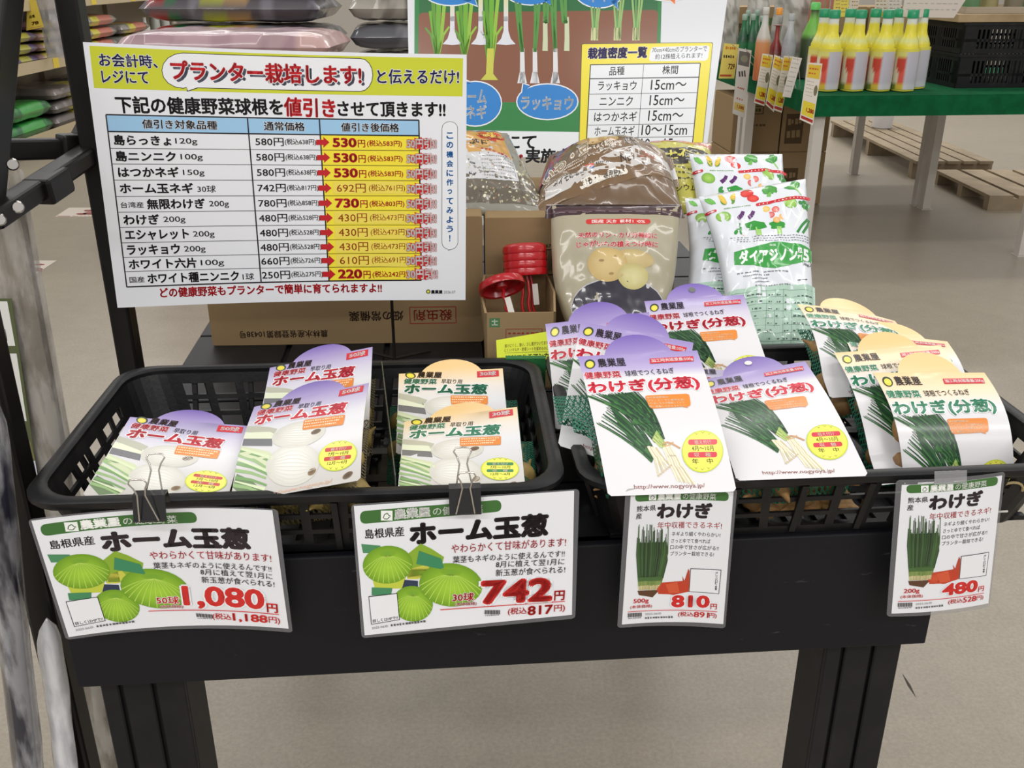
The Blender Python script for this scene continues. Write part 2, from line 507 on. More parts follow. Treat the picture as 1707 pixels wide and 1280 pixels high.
# raised plates with slots between them
nx, ny = 6, 9
for i in range(nx):
    for j in range(ny):
        x0 = i * TW / nx + .004; x1 = (i + 1) * TW / nx - .004; y0 = j * TD / ny + .003; y1 = (j + 1) * TD / ny - .003
        if (i, j) == (0, 5):
            m.box(x0, y0, TZ - .006, x0 + .03, y1, TZ, TM); m.box(x0 + .08, y0, TZ - .006, x1, y1, TZ, TM)
            m.box(x0 + .03, y0, TZ - .006, x0 + .08, y0 + .03, TZ, TM); m.box(x0 + .03, y1 - .03, TZ - .006, x0 + .08, y1, TZ, TM)
        else:
            m.box(x0, y0, TZ - .006, x1, y1, TZ, TM)
m.build('tabletop', BLACK_PLASTIC, t, bevel=.0012, seg=1)
def scuffed(name):
    mm = mat(name, rgb(20, 20, 25), rough=.55, spec=.3, bump=(300, .05))
    nt = mm.node_tree; p = nt.nodes['Principled BSDF']
    tc = nt.nodes.new('ShaderNodeTexCoord'); mp = nt.nodes.new('ShaderNodeMapping'); mp.inputs['Scale'].default_value = (3, 3, 14)
    mp.inputs['Rotation'].default_value = (0, .12, 0)
    n = nt.nodes.new('ShaderNodeTexNoise'); n.inputs['Scale'].default_value = 5; n.inputs['Detail'].default_value = 8; n.inputs['Roughness'].default_value = .75
    r = nt.nodes.new('ShaderNodeMapRange'); r.inputs['From Min'].default_value = .64; r.inputs['From Max'].default_value = .82
    mx = nt.nodes.new('ShaderNodeMix'); mx.data_type = 'RGBA'; mx.inputs['A'].default_value = rgb(20, 20, 25); mx.inputs['B'].default_value = rgb(104, 102, 102)
    nt.links.new(tc.outputs['Object'], mp.inputs['Vector']); nt.links.new(mp.outputs['Vector'], n.inputs['Vector'])
    nt.links.new(n.outputs['Fac'], r.inputs['Value']); nt.links.new(r.outputs['Result'], mx.inputs['Factor']); nt.links.new(mx.outputs['Result'], p.inputs['Base Color'])
    return mm
m = MB(); m.box(.0, -.004, .598, TW, .014, TZ, TM)
m.build('front_panel', scuffed('scuffed_black_panel'), t, bevel=.002)
m = MB(); m.box(0, .02, .64, .016, TD, TZ - .03, TM); m.build('side_panel', BLACK_PLASTIC, t, bevel=.002)
m = MB(); m.box(TW - .016, .02, .64, TW, TD, TZ - .03, TM); m.build('side_panel', BLACK_PLASTIC, t, bevel=.002)
m = MB(); m.box(0, TD - .016, .64, TW, TD, TZ - .03, TM); m.build('back_panel', BLACK_PLASTIC, t, bevel=.002)
for lx in (.012, TW - .098):
    for ly in (.02, TD - .09):
        m = MB(); m.box(lx, ly + .006, 0, lx + .086, ly + .07, .70, TM)
        for rx, rw in ((0, .018), (.022, .030), (.056, .030)):
            m.box(lx + rx, ly, 0, lx + rx + rw, ly + .006, .70, TM)
        m.build('leg', BLACK_PLASTIC, t, bevel=.0015, seg=1)

# ================================================================== black harvest crates
def crate(W, D, H, label, loc, yaw, holes_scale=1.0):
    t = thing('harvest_crate', label, 'crate', loc, yaw, 'black harvest crates on the display table')
    M = Matrix.Translation(loc) @ Matrix.Rotation(yaw, 4, 'Z')
    r = .04; taper = .022; th = .0035
    # perimeter path with a flag for bar / hole / solid, centre coordinates
    def path(inset):
        w, d, rr = W / 2 - inset, D / 2 - inset, r
        pts = []
        sides = [((-w + rr, -d), (w - rr, -d)), ((w, -d + rr), (w, d - rr)), ((w - rr, d), (-w + rr, d)), ((-w, d - rr), (-w, -d + rr))]
        cs = [(w - rr, -d + rr, -90), (w - rr, d - rr, 0), (-w + rr, d - rr, 90), (-w + rr, -d + rr, 180)]
        for k in range(4):
            (ax, ay), (bx, by) = sides[k]; L = math.hypot(bx - ax, by - ay)
            n = max(3, int(((W, D)[k % 2] - .11) / .036)); pitch = (L - .03) / n
            cuts = [0, .015]
            for i in range(n): cuts += [.015 + i * pitch + .009, .015 + (i + 1) * pitch]
            cuts += [L]
            for q, s_ in enumerate(cuts[:-1]):
                hole = (q >= 2 and q % 2 == 0 and q < len(cuts) - 2)
                f = s_ / L; pts.append((ax + (bx - ax) * f, ay + (by - ay) * f, hole))
            cx, cy, a0 = cs[k]
            for i in range(6):
                a = math.radians(a0 + 90 * i / 6); pts.append((cx + rr * math.cos(a), cy + rr * math.sin(a), False))
        return pts
    rows = [(0, .010, False), (.010, .0235, True), (.0235, .029, False), (.029, .0435, True), (.0435, .049, False), (.049, .0625, True), (.0625, H, False)]
    def ring(z, off):
        f = z / H; return [M @ Vector((x, y, z)) for x, y, _ in path(taper * (1 - f) + off)]
    flags = [p[2] for p in path(0)]; n = len(flags)
    levels = [0] + [q[1] for q in rows]
    outer = [ring(z, 0) for z in levels]; inner = [ring(z, th) for z in levels]
    m = MB(); V = []
    for L in outer + inner: V += L
    nl = len(levels); F = []
    O = lambda j, i: j * n + i % n
    I = lambda j, i: (nl + j) * n + i % n
    solid = lambda j, i: 0 <= j < len(rows) and not (rows[j][2] and flags[i % n])
    for j in range(len(rows)):
        for i in range(n):
            if not solid(j, i): continue
            F.append((O(j, i), O(j, i + 1), O(j + 1, i + 1), O(j + 1, i)))
            F.append((I(j, i), I(j + 1, i), I(j + 1, i + 1), I(j, i + 1)))
            if not solid(j, i - 1): F.append((O(j, i), O(j + 1, i), I(j + 1, i), I(j, i)))
            if not solid(j, i + 1): F.append((O(j, i + 1), I(j, i + 1), I(j + 1, i + 1), O(j + 1, i + 1)))
            if not solid(j - 1, i): F.append((O(j, i), I(j, i), I(j, i + 1), O(j, i + 1)))
            if not solid(j + 1, i): F.append((O(j + 1, i), O(j + 1, i + 1), I(j + 1, i + 1), I(j + 1, i)))
    m.add(V, F)
    w, d = W / 2 - taper - .004, D / 2 - taper - .004
    # vertical ribs on the outside
    for x in np.linspace(-w + .05, w - .05, 6):
        for sy in (-1, 1):
            a = M @ Vector((x, sy * (d + .006), .004)); b = M @ Vector((x, sy * (D / 2 + .001), H - .012))
            m.bar(a, b, .006, .004, up=(0, 1, 0))
    for y in np.linspace(-d + .04, d - .04, 4):
        for sx in (-1, 1):
            a = M @ Vector((sx * (w + .006), y, .004)); b = M @ Vector((sx * (W / 2 + .001), y, H - .012))
            m.bar(a, b, .006, .004, up=(1, 0, 0))
    m.build('wall', CRATE_PLASTIC, t)
    # rim lip: a rounded profile swept round the top
    m = MB(); prof = [(.002, H - .009), (-.007, H - .009), (-.009, H - .006), (-.009, H - .001), (-.006, H + .001), (.002, H + .001), (.005, H - .001), (.005, H - .009)]
    rings = [[M @ Vector((x, y, z)) for x, y, _ in path(o)] for o, z in prof]; k = len(prof); V = []
    for R_ in rings: V += R_
    F = [(a * n + i, a * n + (i + 1) % n, ((a + 1) % k) * n + (i + 1) % n, ((a + 1) % k) * n + i) for a in range(k) for i in range(n)]
    m.add(V, F); m.build('rim', CRATE_PLASTIC, t, smooth=40)
    # slatted bottom
    m = MB(); w, d = W / 2 - taper - .004, D / 2 - taper - .004
    nb = int(2 * w / .03)
    for i in range(nb):
        x = -w + 2 * w * i / nb; m.box(x, -d, .001, x + .019, d, .005, M)
    for i in range(5):
        y = -d + 2 * d * i / 4; m.box(-w, max(-d, y - .008), .0005, w, min(d, y + .008), .0055, M)
    m.build('bottom', CRATE_PLASTIC, t)
    return t, M
CZ = TZ + .0005
def crate_at(cx0, cy0, cx1, cy1, D, yaw):
    # centre from the two front rim corners
    mid = Vector(((cx0 + cx1) / 2, (cy0 + cy1) / 2, CZ)); return mid + Vector((-math.sin(yaw), math.cos(yaw), 0)) * (D / 2)
CH = .080
CA_yaw = math.radians(3.6); CA = crate_at(-.446, .772, .044, .801, .315, CA_yaw)
crate_a, CAM = crate(.490, .315, CH, 'black slotted crate holding white onion bulb packs, left one of two', CA, CA_yaw)
CB_yaw = math.radians(4.6); CB = crate_at(.077, .804, .559, .843, .335, CB_yaw)
crate_b, CBM = crate(.488, .335, CH, 'black slotted crate holding spring onion bulb packs, right one of two', CB, CB_yaw)
# painted mark on the right crate's end
m = MB()
def on_wall(x, z): return CBM @ Vector((x, -.335 / 2 + .022 * (1 - z / CH) - .0012, z))
m.tube([on_wall(.181 + .014 * math.cos(a), .046 + .012 * math.sin(a)) for a in [math.pi * (1 - k / 8) for k in range(9)]], .0014, 6)
m.build('painted_mark', mat('paint_ochre', rgb(170, 150, 110), rough=.6), crate_b)
m = MB(); m.tube([on_wall(.176, .018), on_wall(.190, .018)], .0012, 6); m.build('painted_mark', mat('paint_white', rgb(210, 206, 200), rough=.6), crate_b)
# ================================================================== laminated price cards hanging on the crates
GREEN_BAR = rgb(62, 112, 52); PRICE_RED = rgb(212, 40, 38); INK = rgb(38, 28, 34)
def barn_logo(a, x0, y0, x1, y1):
    """white square emblem beside the shop name"""
    a.R(x0, y0, x1, y1, rgb(245, 248, 244)); a.z += 1
    w, h = x1 - x0, y1 - y0; g = rgb(58, 92, 50)
    a.L([(x0 + w * .2, y0 + h * .75), (x0 + w * .3, y0 + h * .4), (x0 + w * .55, y0 + h * .25), (x0 + w * .7, y0 + h * .5), (x0 + w * .85, y0 + h * .55)], w * .07, g)
    a.L([(x0 + w * .25, y0 + h * .8), (x0 + w * .55, y0 + h * .85), (x0 + w * .75, y0 + h * .62)], w * .07, g); a.z -= 1

def onion_pic(a, cx, cy, rx, ry, rot=0.0, stem=None, z=None):
    """printed picture of a green onion bulb with ribs"""
    a.E(cx, cy, rx, ry, rgb(112, 158, 32), rot, rgb(168, 214, 60), off=(rx * .05, ry * .15)); a.z += 1
    ca, sa = math.cos(rot), math.sin(rot)
    for k in range(13):
        g = math.radians(8 + 164 * k / 12); ex, ey = math.cos(g) * rx * .97, math.sin(g) * ry * .97
        pts = []
        for i in range(6):
            t = i / 5; x = ex * t ** .8; y = -ry * .5 + (ey + ry * .5) * t ** 1.25
            pts.append((cx + x * ca - y * sa, cy + x * sa + y * ca))
        a.L(pts, rx * .012, rgb(192, 226, 98), rx * .026)
    a.E(cx - rx * .0, cy - ry * .62, rx * .34, ry * .2, rgb(132, 176, 40), rot, rgb(120, 170, 50)); a.z -= 1

def big_card(price, tax, count, corners, art_corners, crop, P, seed):
    a = Art(212, 150, art_corners); a.crop(*crop)
    return a

def onion_card_art(price, tax, count):
    # read off the enlargement of the right-hand onion card
    a = Art(212, 150, [(22, 270), (1690, 155), (1660, 1100), (100, 1245)])
    a.P([(44, 282), (1652, 168), (1636, 1072), (122, 1222)], rgb(236, 238, 243)); a.z = 1
    a.RR([(88, 318), (1128, 232), (1132, 318), (92, 412)], 46, GREEN_BAR); a.z = 2
    barn_logo(a, 246, 312, 332, 385)
    a.T('農業屋', (342, 341), (612, 319), 76, rgb(250, 252, 248), .05)
    a.T('の健康野菜', (630, 318), (996, 296), 62, rgb(245, 248, 242), .01)
    a.T('島根県産', (126, 486), (418, 462), 72, INK, .022)
    a.T('ホーム玉葱', (456, 484), (1470, 412), 172, INK, .062)
    # picture of green onions
    a.P([(98, 556), (240, 568), (250, 628), (112, 622)], rgb(78, 142, 98))
    a.P([(430, 640), (540, 552), (620, 590), (712, 650), (690, 730), (560, 800), (440, 800)], rgb(140, 176, 50))
    a.P([(450, 740), (600, 700), (600, 760), (520, 812), (440, 812)], rgb(206, 206, 80))
    a.P([(180, 800), (430, 800), (400, 880), (200, 882)], rgb(196, 208, 70))
    a.P([(420, 816), (520, 824), (520, 890), (400, 884)], rgb(44, 56, 84)); a.z = 3
    onion_pic(a, 295, 706, 186, 138, -.08)
    a.P([(176, 872), (330, 876), (320, 930), (176, 930)], rgb(70, 140, 96))
    onion_pic(a, 480, 990, 150, 130, .1); a.z = 4
    onion_pic(a, 760, 852, 232, 158, .08); a.z = 5
    a.P([(528, 604), (690, 660), (716, 742), (508, 700)], rgb(58, 138, 96)); a.z = 6
    # corner box with a line of print (its code square is left out)
    a.P([(152, 936), (366, 912), (384, 1106), (172, 1142)], rgb(40, 40, 40)); a.z = 7
    a.P([(157, 941), (362, 917), (379, 1102), (177, 1136)], rgb(238, 240, 244)); a.z = 8
    a.T('詳しくはHPで!!', (182, 1116), (370, 1088), 26, INK, .02)
    a.T('2025.06㊞', (176, 1166), (298, 1150), 20, rgb(110, 110, 112), .0)
    a.scrib((318, 1146), (580, 1114), 18, rgb(90, 90, 92), 12, 3)
    # handwriting style lines
    r2 = rgb(196, 44, 58)
    a.T('やわらかくて甘味があります!', (766, 588), (1594, 538), 66, r2, .006)
    a.T('葉茎もネギのように使えるんです!!', (776, 668), (1584, 622), 50, INK, .006)
    a.T('8月に植えて翌1月に', (1090, 702), (1582, 680), 48, INK, .006)
    a.T('新玉葱が食べられる!', (1088, 764), (1588, 738), 50, INK, .006)
    wh = rgb(242, 244, 247)
    dx = 0 if len(price) <= 3 else -22
    a.T(count, (774 + dx, 942 - dx * .06), (930 + dx, 936 - dx * .06), 62, PRICE_RED, .022, out=wh)
    a.T('(本体価格)', (790 + dx, 994 - dx * .06), (950 + dx, 986 - dx * .06), 28, PRICE_RED, .012, out=wh)
    if len(price) <= 3:
        a.T(price, (978, 908), (1500, 882), 178, PRICE_RED, .055, out=wh)
        a.T(tax, (1318, 1040), (1500, 1026), 68, PRICE_RED, .03)
        a.T('(税込', (1176, 1046), (1312, 1040), 56, PRICE_RED, .016)
    else:
        a.T(price, (936, 910), (1500, 884), 180, PRICE_RED, .036, out=wh)
        a.T(tax, (1258, 1042), (1500, 1026), 68, PRICE_RED, .03)
        a.T('(税込', (1118, 1050), (1248, 1044), 56, PRICE_RED, .016)
    a.T('円', (1508, 930), (1584, 926), 72, PRICE_RED, .03)
    a.T('円)', (1508, 1026), (1586, 1020), 56, PRICE_RED, .016)
    a.L([(684, 1032), (1586, 970)], 6, PRICE_RED)
    # small bar code
    for i in range(16):
        x = 1008 + i * 7; a.R(x, 1034, x + (4 if i % 3 else 6), 1064, rgb(70, 68, 70))
    a.scrib((1012, 1074), (1116, 1068), 8, rgb(120, 120, 122), 8, 4)
    return a

def leek_pic(a, x0, y0, x1, y1):
    """printed picture of an upright bunch of green leeks with a brown root block"""
    w, h = x1 - x0, y1 - y0; r = random.Random(5)
    a.P([(x0 + w * .02, y0 + h * .9), (x0 + w * .72, y0 + h * .9), (x0 + w * .5, y1), (x0 + w * .06, y0 + h * .96)], rgb(92, 60, 40))
    a.P([(x0, y0 + h * .25), (x0 + w * .95, y0 + h * .25), (x0 + w * .98, y0 + h * .5), (x0 + w * .84, y0 + h * .74), (x0 + w * .02, y0 + h * .74)], rgb(44, 66, 38)); a.P([(x0 + w * .03, y0 + h * .74), (x0 + w * .83, y0 + h * .74), (x0 + w * .74, y0 + h * .89), (x0 + w * .06, y0 + h * .89)], rgb(120, 128, 76)); a.z += 1
    for i in range(34):
        f = i / 33; xb = x0 + w * (.06 + .66 * f); xt = x0 + w * (.0 + 1.0 * f) + r.uniform(-5, 5); yt = y0 + h * r.uniform(0, .24)
        xm = x0 + w * (-.02 + 1.0 * f)
        c = r.choice([rgb(44, 70, 40), rgb(58, 88, 48), rgb(36, 56, 36), rgb(70, 104, 56)])
        a.L([(xt, yt), (xm, y0 + h * .4), (xb + (xm - xb) * .3, y0 + h * .72)], w * .02, c, w * .035)
        k1, k2 = (xb + (xm - xb) * .3, y0 + h * .70), (xb, y0 + h * r.uniform(.885, .905)); g1 = Vector(k1).lerp(Vector(k2), .38); g2 = Vector(k1).lerp(Vector(k2), .68)
        a.L([k1, tuple(g1)], w * .032, rgb(74, 108, 56), w * .03); a.L([tuple(g1), tuple(g2)], w * .030, r.choice([rgb(138, 156, 88), rgb(118, 142, 76)]), w * .026); a.L([tuple(g2), k2], w * .024, r.choice([rgb(206, 200, 150), rgb(190, 176, 126)]), w * .016)
    a.z -= 1

def leek_card_art(price, tax, grams, code_y=0):
    a = Art(112, 164, [(104, 84), (1030, 84), (932, 1222), (42, 1222)])
    a.P([(148, 124), (1000, 112), (916, 1184), (80, 1194)], rgb(236, 238, 243)); a.z = 1
    a.RR([(184, 124), (962, 112), (960, 184), (186, 192)], 38, GREEN_BAR); a.z = 2
    barn_logo(a, 300, 132, 362, 186)
    a.T('農業屋', (372, 160), (570, 156), 58, rgb(250, 252, 248), .05)
    a.T('の健康野菜', (584, 158), (858, 154), 50, rgb(245, 248, 242), .01)
    a.T('熊本県', (198, 250), (360, 246), 48, INK, .016); a.T('産', (192, 308), (242, 307), 48, INK, .016)
    a.T('わけぎ', (368, 274), (828, 268), 126, INK, .055)
    a.T('年中収穫できるネギ!', (374, 388), (906, 382), 54, rgb(200, 50, 60), .004)
    for s_, x, y, x2 in (('ネギより細くやわらかい!', 494, 458, 894), ('さっとゆでて食べれば', 490, 514, 812), ('口の中で甘さが広がる!!', 482, 566, 880), ('プランター栽培できる!', 482, 618, 842)):
        a.T(s_, (x, y), (x2, y - 2), 36, INK, .004)
    leek_pic(a, 204, 372, 466, 978); a.z = 3
    o1, o2 = rgb(196, 62, 36), rgb(214, 88, 52)
    a.E(436, 906, 66, 44, o1, -.3, o2); a.E(500, 906, 70, 52, o1, .2, o2)
    a.P([(412, 856), (640, 838), (634, 930), (520, 956), (380, 950)], o1); a.z = 4
    a.P([(440, 868), (540, 850), (560, 940), (470, 944)], o2)
    a.P([(580, 800), (600, 840), (632, 740), (642, 760), (640, 900), (590, 860)], rgb(190, 66, 40)); a.z = 5
    a.P([(648, 736), (902, 734), (882, 934), (636, 930)], rgb(60, 60, 62)); a.z = 6
    a.P([(653, 741), (896, 739), (877, 929), (641, 925)], rgb(238, 240, 244)); a.z = 7
    for i, ch in enumerate('詳しくはHPで!!'):
        y = 760 + i * 17; a.T(ch, (854 - i, y), (874 - i, y), 15, INK, .01)
    wh = rgb(242, 244, 247)
    a.T(grams, (174, 1006), (302, 1004), 46, PRICE_RED, .02)
    a.T('(本体価格)', (148, 1052), (330, 1048), 32, PRICE_RED, .012)
    a.T(price, (490, 1010), (806, 1004), 104, PRICE_RED, .05, out=wh)
    a.T('円', (812, 1042), (864, 1040), 46, PRICE_RED, .02)
    a.L([(128, 1088), (866, 1082)], 5, PRICE_RED)
    a.T('(税込', (546, 1120), (672, 1118), 46, PRICE_RED, .014); a.T(tax, (676, 1116), (796, 1116), 46, PRICE_RED, .02); a.T('円)', (800, 1120), (862, 1118), 44, PRICE_RED, .014)
    for i in range(17):
        x = 128 + i * 7; a.R(x, 1100, x + (4 if i % 3 else 6), 1134, rgb(80, 78, 80))
    a.scrib((132, 1144), (242, 1142), 9, rgb(120, 120, 122), 8, 6)
    a.T('2025.06㊞', (272, 1114), (408, 1112), 22, rgb(130, 130, 132), .0)
    a.scrib((272, 1148), (508, 1142), 18, rgb(100, 100, 102), 11, 9)
    return a

FILMCOL = rgb(104, 102, 104)
FILM_EDGE = mat('laminate_film', rgb(150, 150, 155), rough=.22, alpha=.42, coat=.4)
def price_card(label, art, corners, ys, r, bend=0.0, bendx=0.0):
    P = [at_y(u, v, y) for (u, v), y in zip(corners, ys)]
    B = bil(*P)
    n = -((P[1] - P[0]).cross(P[3] - P[0])).normalized()
    def S(a, b): return B(a, b) + n * (bend * (1 - (2 * a - 1) ** 2) + bendx * (1 - (2 * b - 1) ** 2))
    t = thing('price_card', label, 'price card', (P[3] + P[2]) / 2, 0, 'laminated price cards on the crate fronts')
    w, h = art.w, art.h
    # clear pouch that shows round the paper
    m = MB(); ol = box_outline(w, h, r); pts = [S(x / w, y / h) for x, y in ol]
    o2 = []
    for i in range(len(ol)):
        p, q = ol[i], ol[(i + 1) % len(ol)]; k = max(1, int(math.hypot(q[0] - p[0], q[1] - p[1]) / 12))
        o2 += [(p[0] + (q[0] - p[0]) * j / k, p[1] + (q[1] - p[1]) * j / k) for j in range(k)]
    # paper inside
    pc = [(art.V[i][0], art.V[i][1]) for i in range(4)]
    sheet('paper', art, pc, S, LAMI, t, base=rgb(236, 238, 243), back=rgb(225, 226, 230), thick=.0003, cut=(10, 20) if bend or bendx else None)
    inner = []
    cx, cy = w / 2, h / 2
    # ring of film between the paper and the rounded outer edge: project outer points on the paper quad
    def clampq(x, y):
        x0 = pc[0][0] + (pc[3][0] - pc[0][0]) * y / h; x1 = pc[1][0] + (pc[2][0] - pc[1][0]) * y / h
        y0 = pc[0][1] + (pc[1][1] - pc[0][1]) * x / w; y1 = pc[3][1] + (pc[2][1] - pc[3][1]) * x / w
        return (min(max(x, x0), x1), min(max(y, y0), y1))
    inner = [clampq(x, y) for x, y in o2]
    V = [S(x / w, y / h) - n * .0002 for x, y in o2] + [S(x / w, y / h) - n * .0002 for x, y in inner]
    k = len(o2); m.add(V, [(i, (i + 1) % k, k + (i + 1) % k, k + i) for i in range(k)])
    m.build('laminate_edge', FILM_EDGE, t)
    return t, S, n

price_card('wide laminated price card reading 1,080 yen with green onion picture', onion_card_art('1,080', '1,188', '50球'),
           [(46, 866), (463, 849), (488, 1055), (110, 1067)], (.752, .772, .779, .760), 4, bend=-.011)
price_card('wide laminated price card reading 742 yen with green onion picture', onion_card_art('742', '817', '30球'),
           [(585, 841), (966, 815), (959, 1031), (603, 1064)], (.762, .779, .779, .762), 4)
price_card('upright laminated price card reading 810 yen under the overhanging header card', leek_card_art('810', '891', '500g'),
           [(1043, 815), (1229, 815), (1209, 1048), (1029, 1047)], (.788, .796, .806, .796), 4, bend=-.004)
price_card('upright laminated price card reading 480 yen at the table right end', leek_card_art('480', '528', '200g'),
           [(1494, 800), (1676, 786), (1650, 1012), (1478, 1028)], (.811, .826, .836, .816), 4, bend=.004)

# clear tape that holds the 480 yen card
def tape(u0, v0, u1, v1, y, label):
    m = MB(); a, b, c, d = at_y(u0, v0, y), at_y(u1, v0 - 2, y + .002), at_y(u1, v1 - 2, y + .001), at_y(u0, v1, y - .001)
    m.add([a, b, c, d] + [p + Vector((0, .0006, 0)) for p in (a, b, c, d)], [(0, 3, 2, 1), (4, 5, 6, 7), (0, 1, 5, 4), (1, 2, 6, 5), (2, 3, 7, 6), (3, 0, 4, 7)])
    o = m.build('clear_tape', mat('clear_tape', rgb(200, 200, 205), rough=.15, alpha=.25, coat=.5)); tag(o, label, 'tape')
tape(1558, 786, 1612, 808, .812, 'strip of clear tape holding the 480 yen card to the crate')

# binder clips
def binder_clip(px, py, y, z, label, lean):
    t = thing('binder_clip', label, 'clip', (px, y, z), math.radians(4), 'binder clips on the crate rim')
    M = Matrix.Translation((px, y, z)) @ Matrix.Rotation(math.radians(4), 4, 'Z')
    w = .024; m = MB()
    # folded steel body: wedge section
    sec = [(-.0085, -.022), (-.0015, .0), (.0085, .0), (.0105, -.014), (.0095, -.014), (.0078, -.001), (-.0008, -.001), (-.0076, -.022)]
    sec = [(yy, zz) for yy, zz in sec]
    k = len(sec); V = [M @ Vector((x, yy, zz)) for x in (-w, w) for yy, zz in sec]
    V = [M @ Vector((sx * .0145, yy, zz)) for sx in (-1, 1) for yy, zz in sec]
    m.add(V, [tuple(range(k)), tuple(reversed(range(k, 2 * k)))] + [(i, k + i, k + (i + 1) % k, (i + 1) % k) for i in range(k)])
    # rolled lips
    m.tube([M @ Vector((-.0145, -.0085, -.022)), M @ Vector((.0145, -.0085, -.022))], .0014, 8)
    m.build('clip_body', mat('black_enamel', rgb(26, 24, 25), rough=.25, coat=.5), t)
    for side, (dy, dz, tip) in enumerate(((-.006, .020, .0), (.010, .028, .0))):
        y0 = -.0095 if side == 0 else .0100; z0 = -.021 if side == 0 else -.010
        top = Vector((lean[side], y0 + dy * .4 + (.004 if side == 0 else .012), dz))
        pts = [Vector((-.0085, y0 - .0012, z0)), Vector((-.0035, y0 - .001 + dy * .2, z0 + (dz - z0) * .55)) + Vector((lean[side] * .6, 0, 0))]
        pts = []
        L = top
        def loopx(f): return lean[side] * f
        pr = [(-.0085, 0), (-.0060, .3), (-.0035, .62), (-.0052, .78), (-.0082, .9), (-.0062, .985), (0, 1.0), (.0062, .985), (.0082, .9), (.0052, .78), (.0035, .62), (.0060, .3), (.0085, 0)]
        for x, f in pr:
            pts.append(M @ Vector((x + loopx(f), y0 + (L.y - y0) * f - (.0012 if side == 0 else -.0012) * (1 - f), z0 + (L.z - z0) * f)))
        m = MB(); m.tube(pts, .0008, 8); m.build('wire_handle', CHROME, t, smooth=60)
    return t
binder_clip(-.327, 0, .7595, .8345, 'black binder clip holding the 1,080 yen card', (-.006, .003))
binder_clip(-.043, 0, .7695, .8360, 'black binder clip holding the 742 yen card', (.002, -.001))
# ================================================================== bulb packs: header card, net bag and bulbs
PURPLE = rgb(116, 92, 176); LILAC = rgb(182, 168, 212); CREAM = rgb(240, 204, 142); CREAM2 = rgb(244, 226, 196); CARDW = rgb(224, 224, 228)
def card_outline(w, h, x0, x1, dh, n=14):
    """rectangle with a round hanging tab on its top edge"""
    pts = [(0, 0), (x0, 0)]
    cx = (x0 + x1) / 2; c = (x1 - x0) / 2; R = (c * c + dh * dh) / (2 * dh); a0 = math.asin(min(1, c / R)) if dh < c else math.pi - math.asin(c / R)
    for i in range(1, n):
        a = -a0 + 2 * a0 * i / n; pts.append((cx + R * math.sin(a), -(dh - R) - R * math.cos(a) + 0))
    pts += [(x1, 0), (w, 0), (w, h - 3), (w - 3, h), (3, h), (0, h - 3)]
    return pts
def mixc(a, b, t): t = min(1, max(0, t)); return tuple(p + (q - p) * t for p, q in zip(a, b))

def shop_mark(a, cx, cy, rx, ry):
    """round emblem: dark green ring with a yellow middle"""
    a.E(cx, cy, rx, ry, rgb(36, 58, 40)); a.z += 1
    a.E(cx, cy + ry * .12, rx * .72, ry * .72, rgb(226, 210, 60), 0, rgb(240, 226, 90)); a.z -= 1
def season_disc(a, cx, cy, rx, ry, bar, months, harvest, sc=1.0):
    a.E(cx, cy, rx, ry, rgb(200, 214, 60)); a.z += 1
    a.E(cx, cy, rx * .94, ry * .94, rgb(240, 236, 96)); a.z += 1
    for (dy, w, txt) in ((-.42, .70, '植え付け'), (.18, .70, '収　穫')):
        y = cy + ry * dy; x = cx
        a.RR([(x - rx * w, y - ry * .13), (x + rx * w, y - ry * .15), (x + rx * w, y + ry * .11), (x - rx * w, y + ry * .13)], ry * .12, bar); a.z += 1
        a.T(txt, (x - rx * .4, y), (x + rx * .4, y - ry * .01), ry * .2, rgb(246, 236, 220), .01); a.z -= 1
    k = rgb(60, 64, 40)
    a.T(months, (cx - rx * .52, cy - ry * .12), (cx + rx * .52, cy - ry * .14), ry * .24, k, .006)
    a.T(harvest, (cx - rx * .5, cy + ry * .48), (cx + rx * .5, cy + ry * .46), ry * .24, k, .006)
    for dx, dy in ((-.3, -.82), (0, -.88), (.3, -.82), (-.3, .8), (0, .86), (.3, .8)):
        x, y = cx + rx * dx, cy + ry * dy; d = rx * .07
        a.P([(x - d * 1.6, y - d), (x, y + d * .5), (x + d * 1.6, y - d), (x, y + d * .1)], rgb(90, 104, 50))
    a.z -= 2

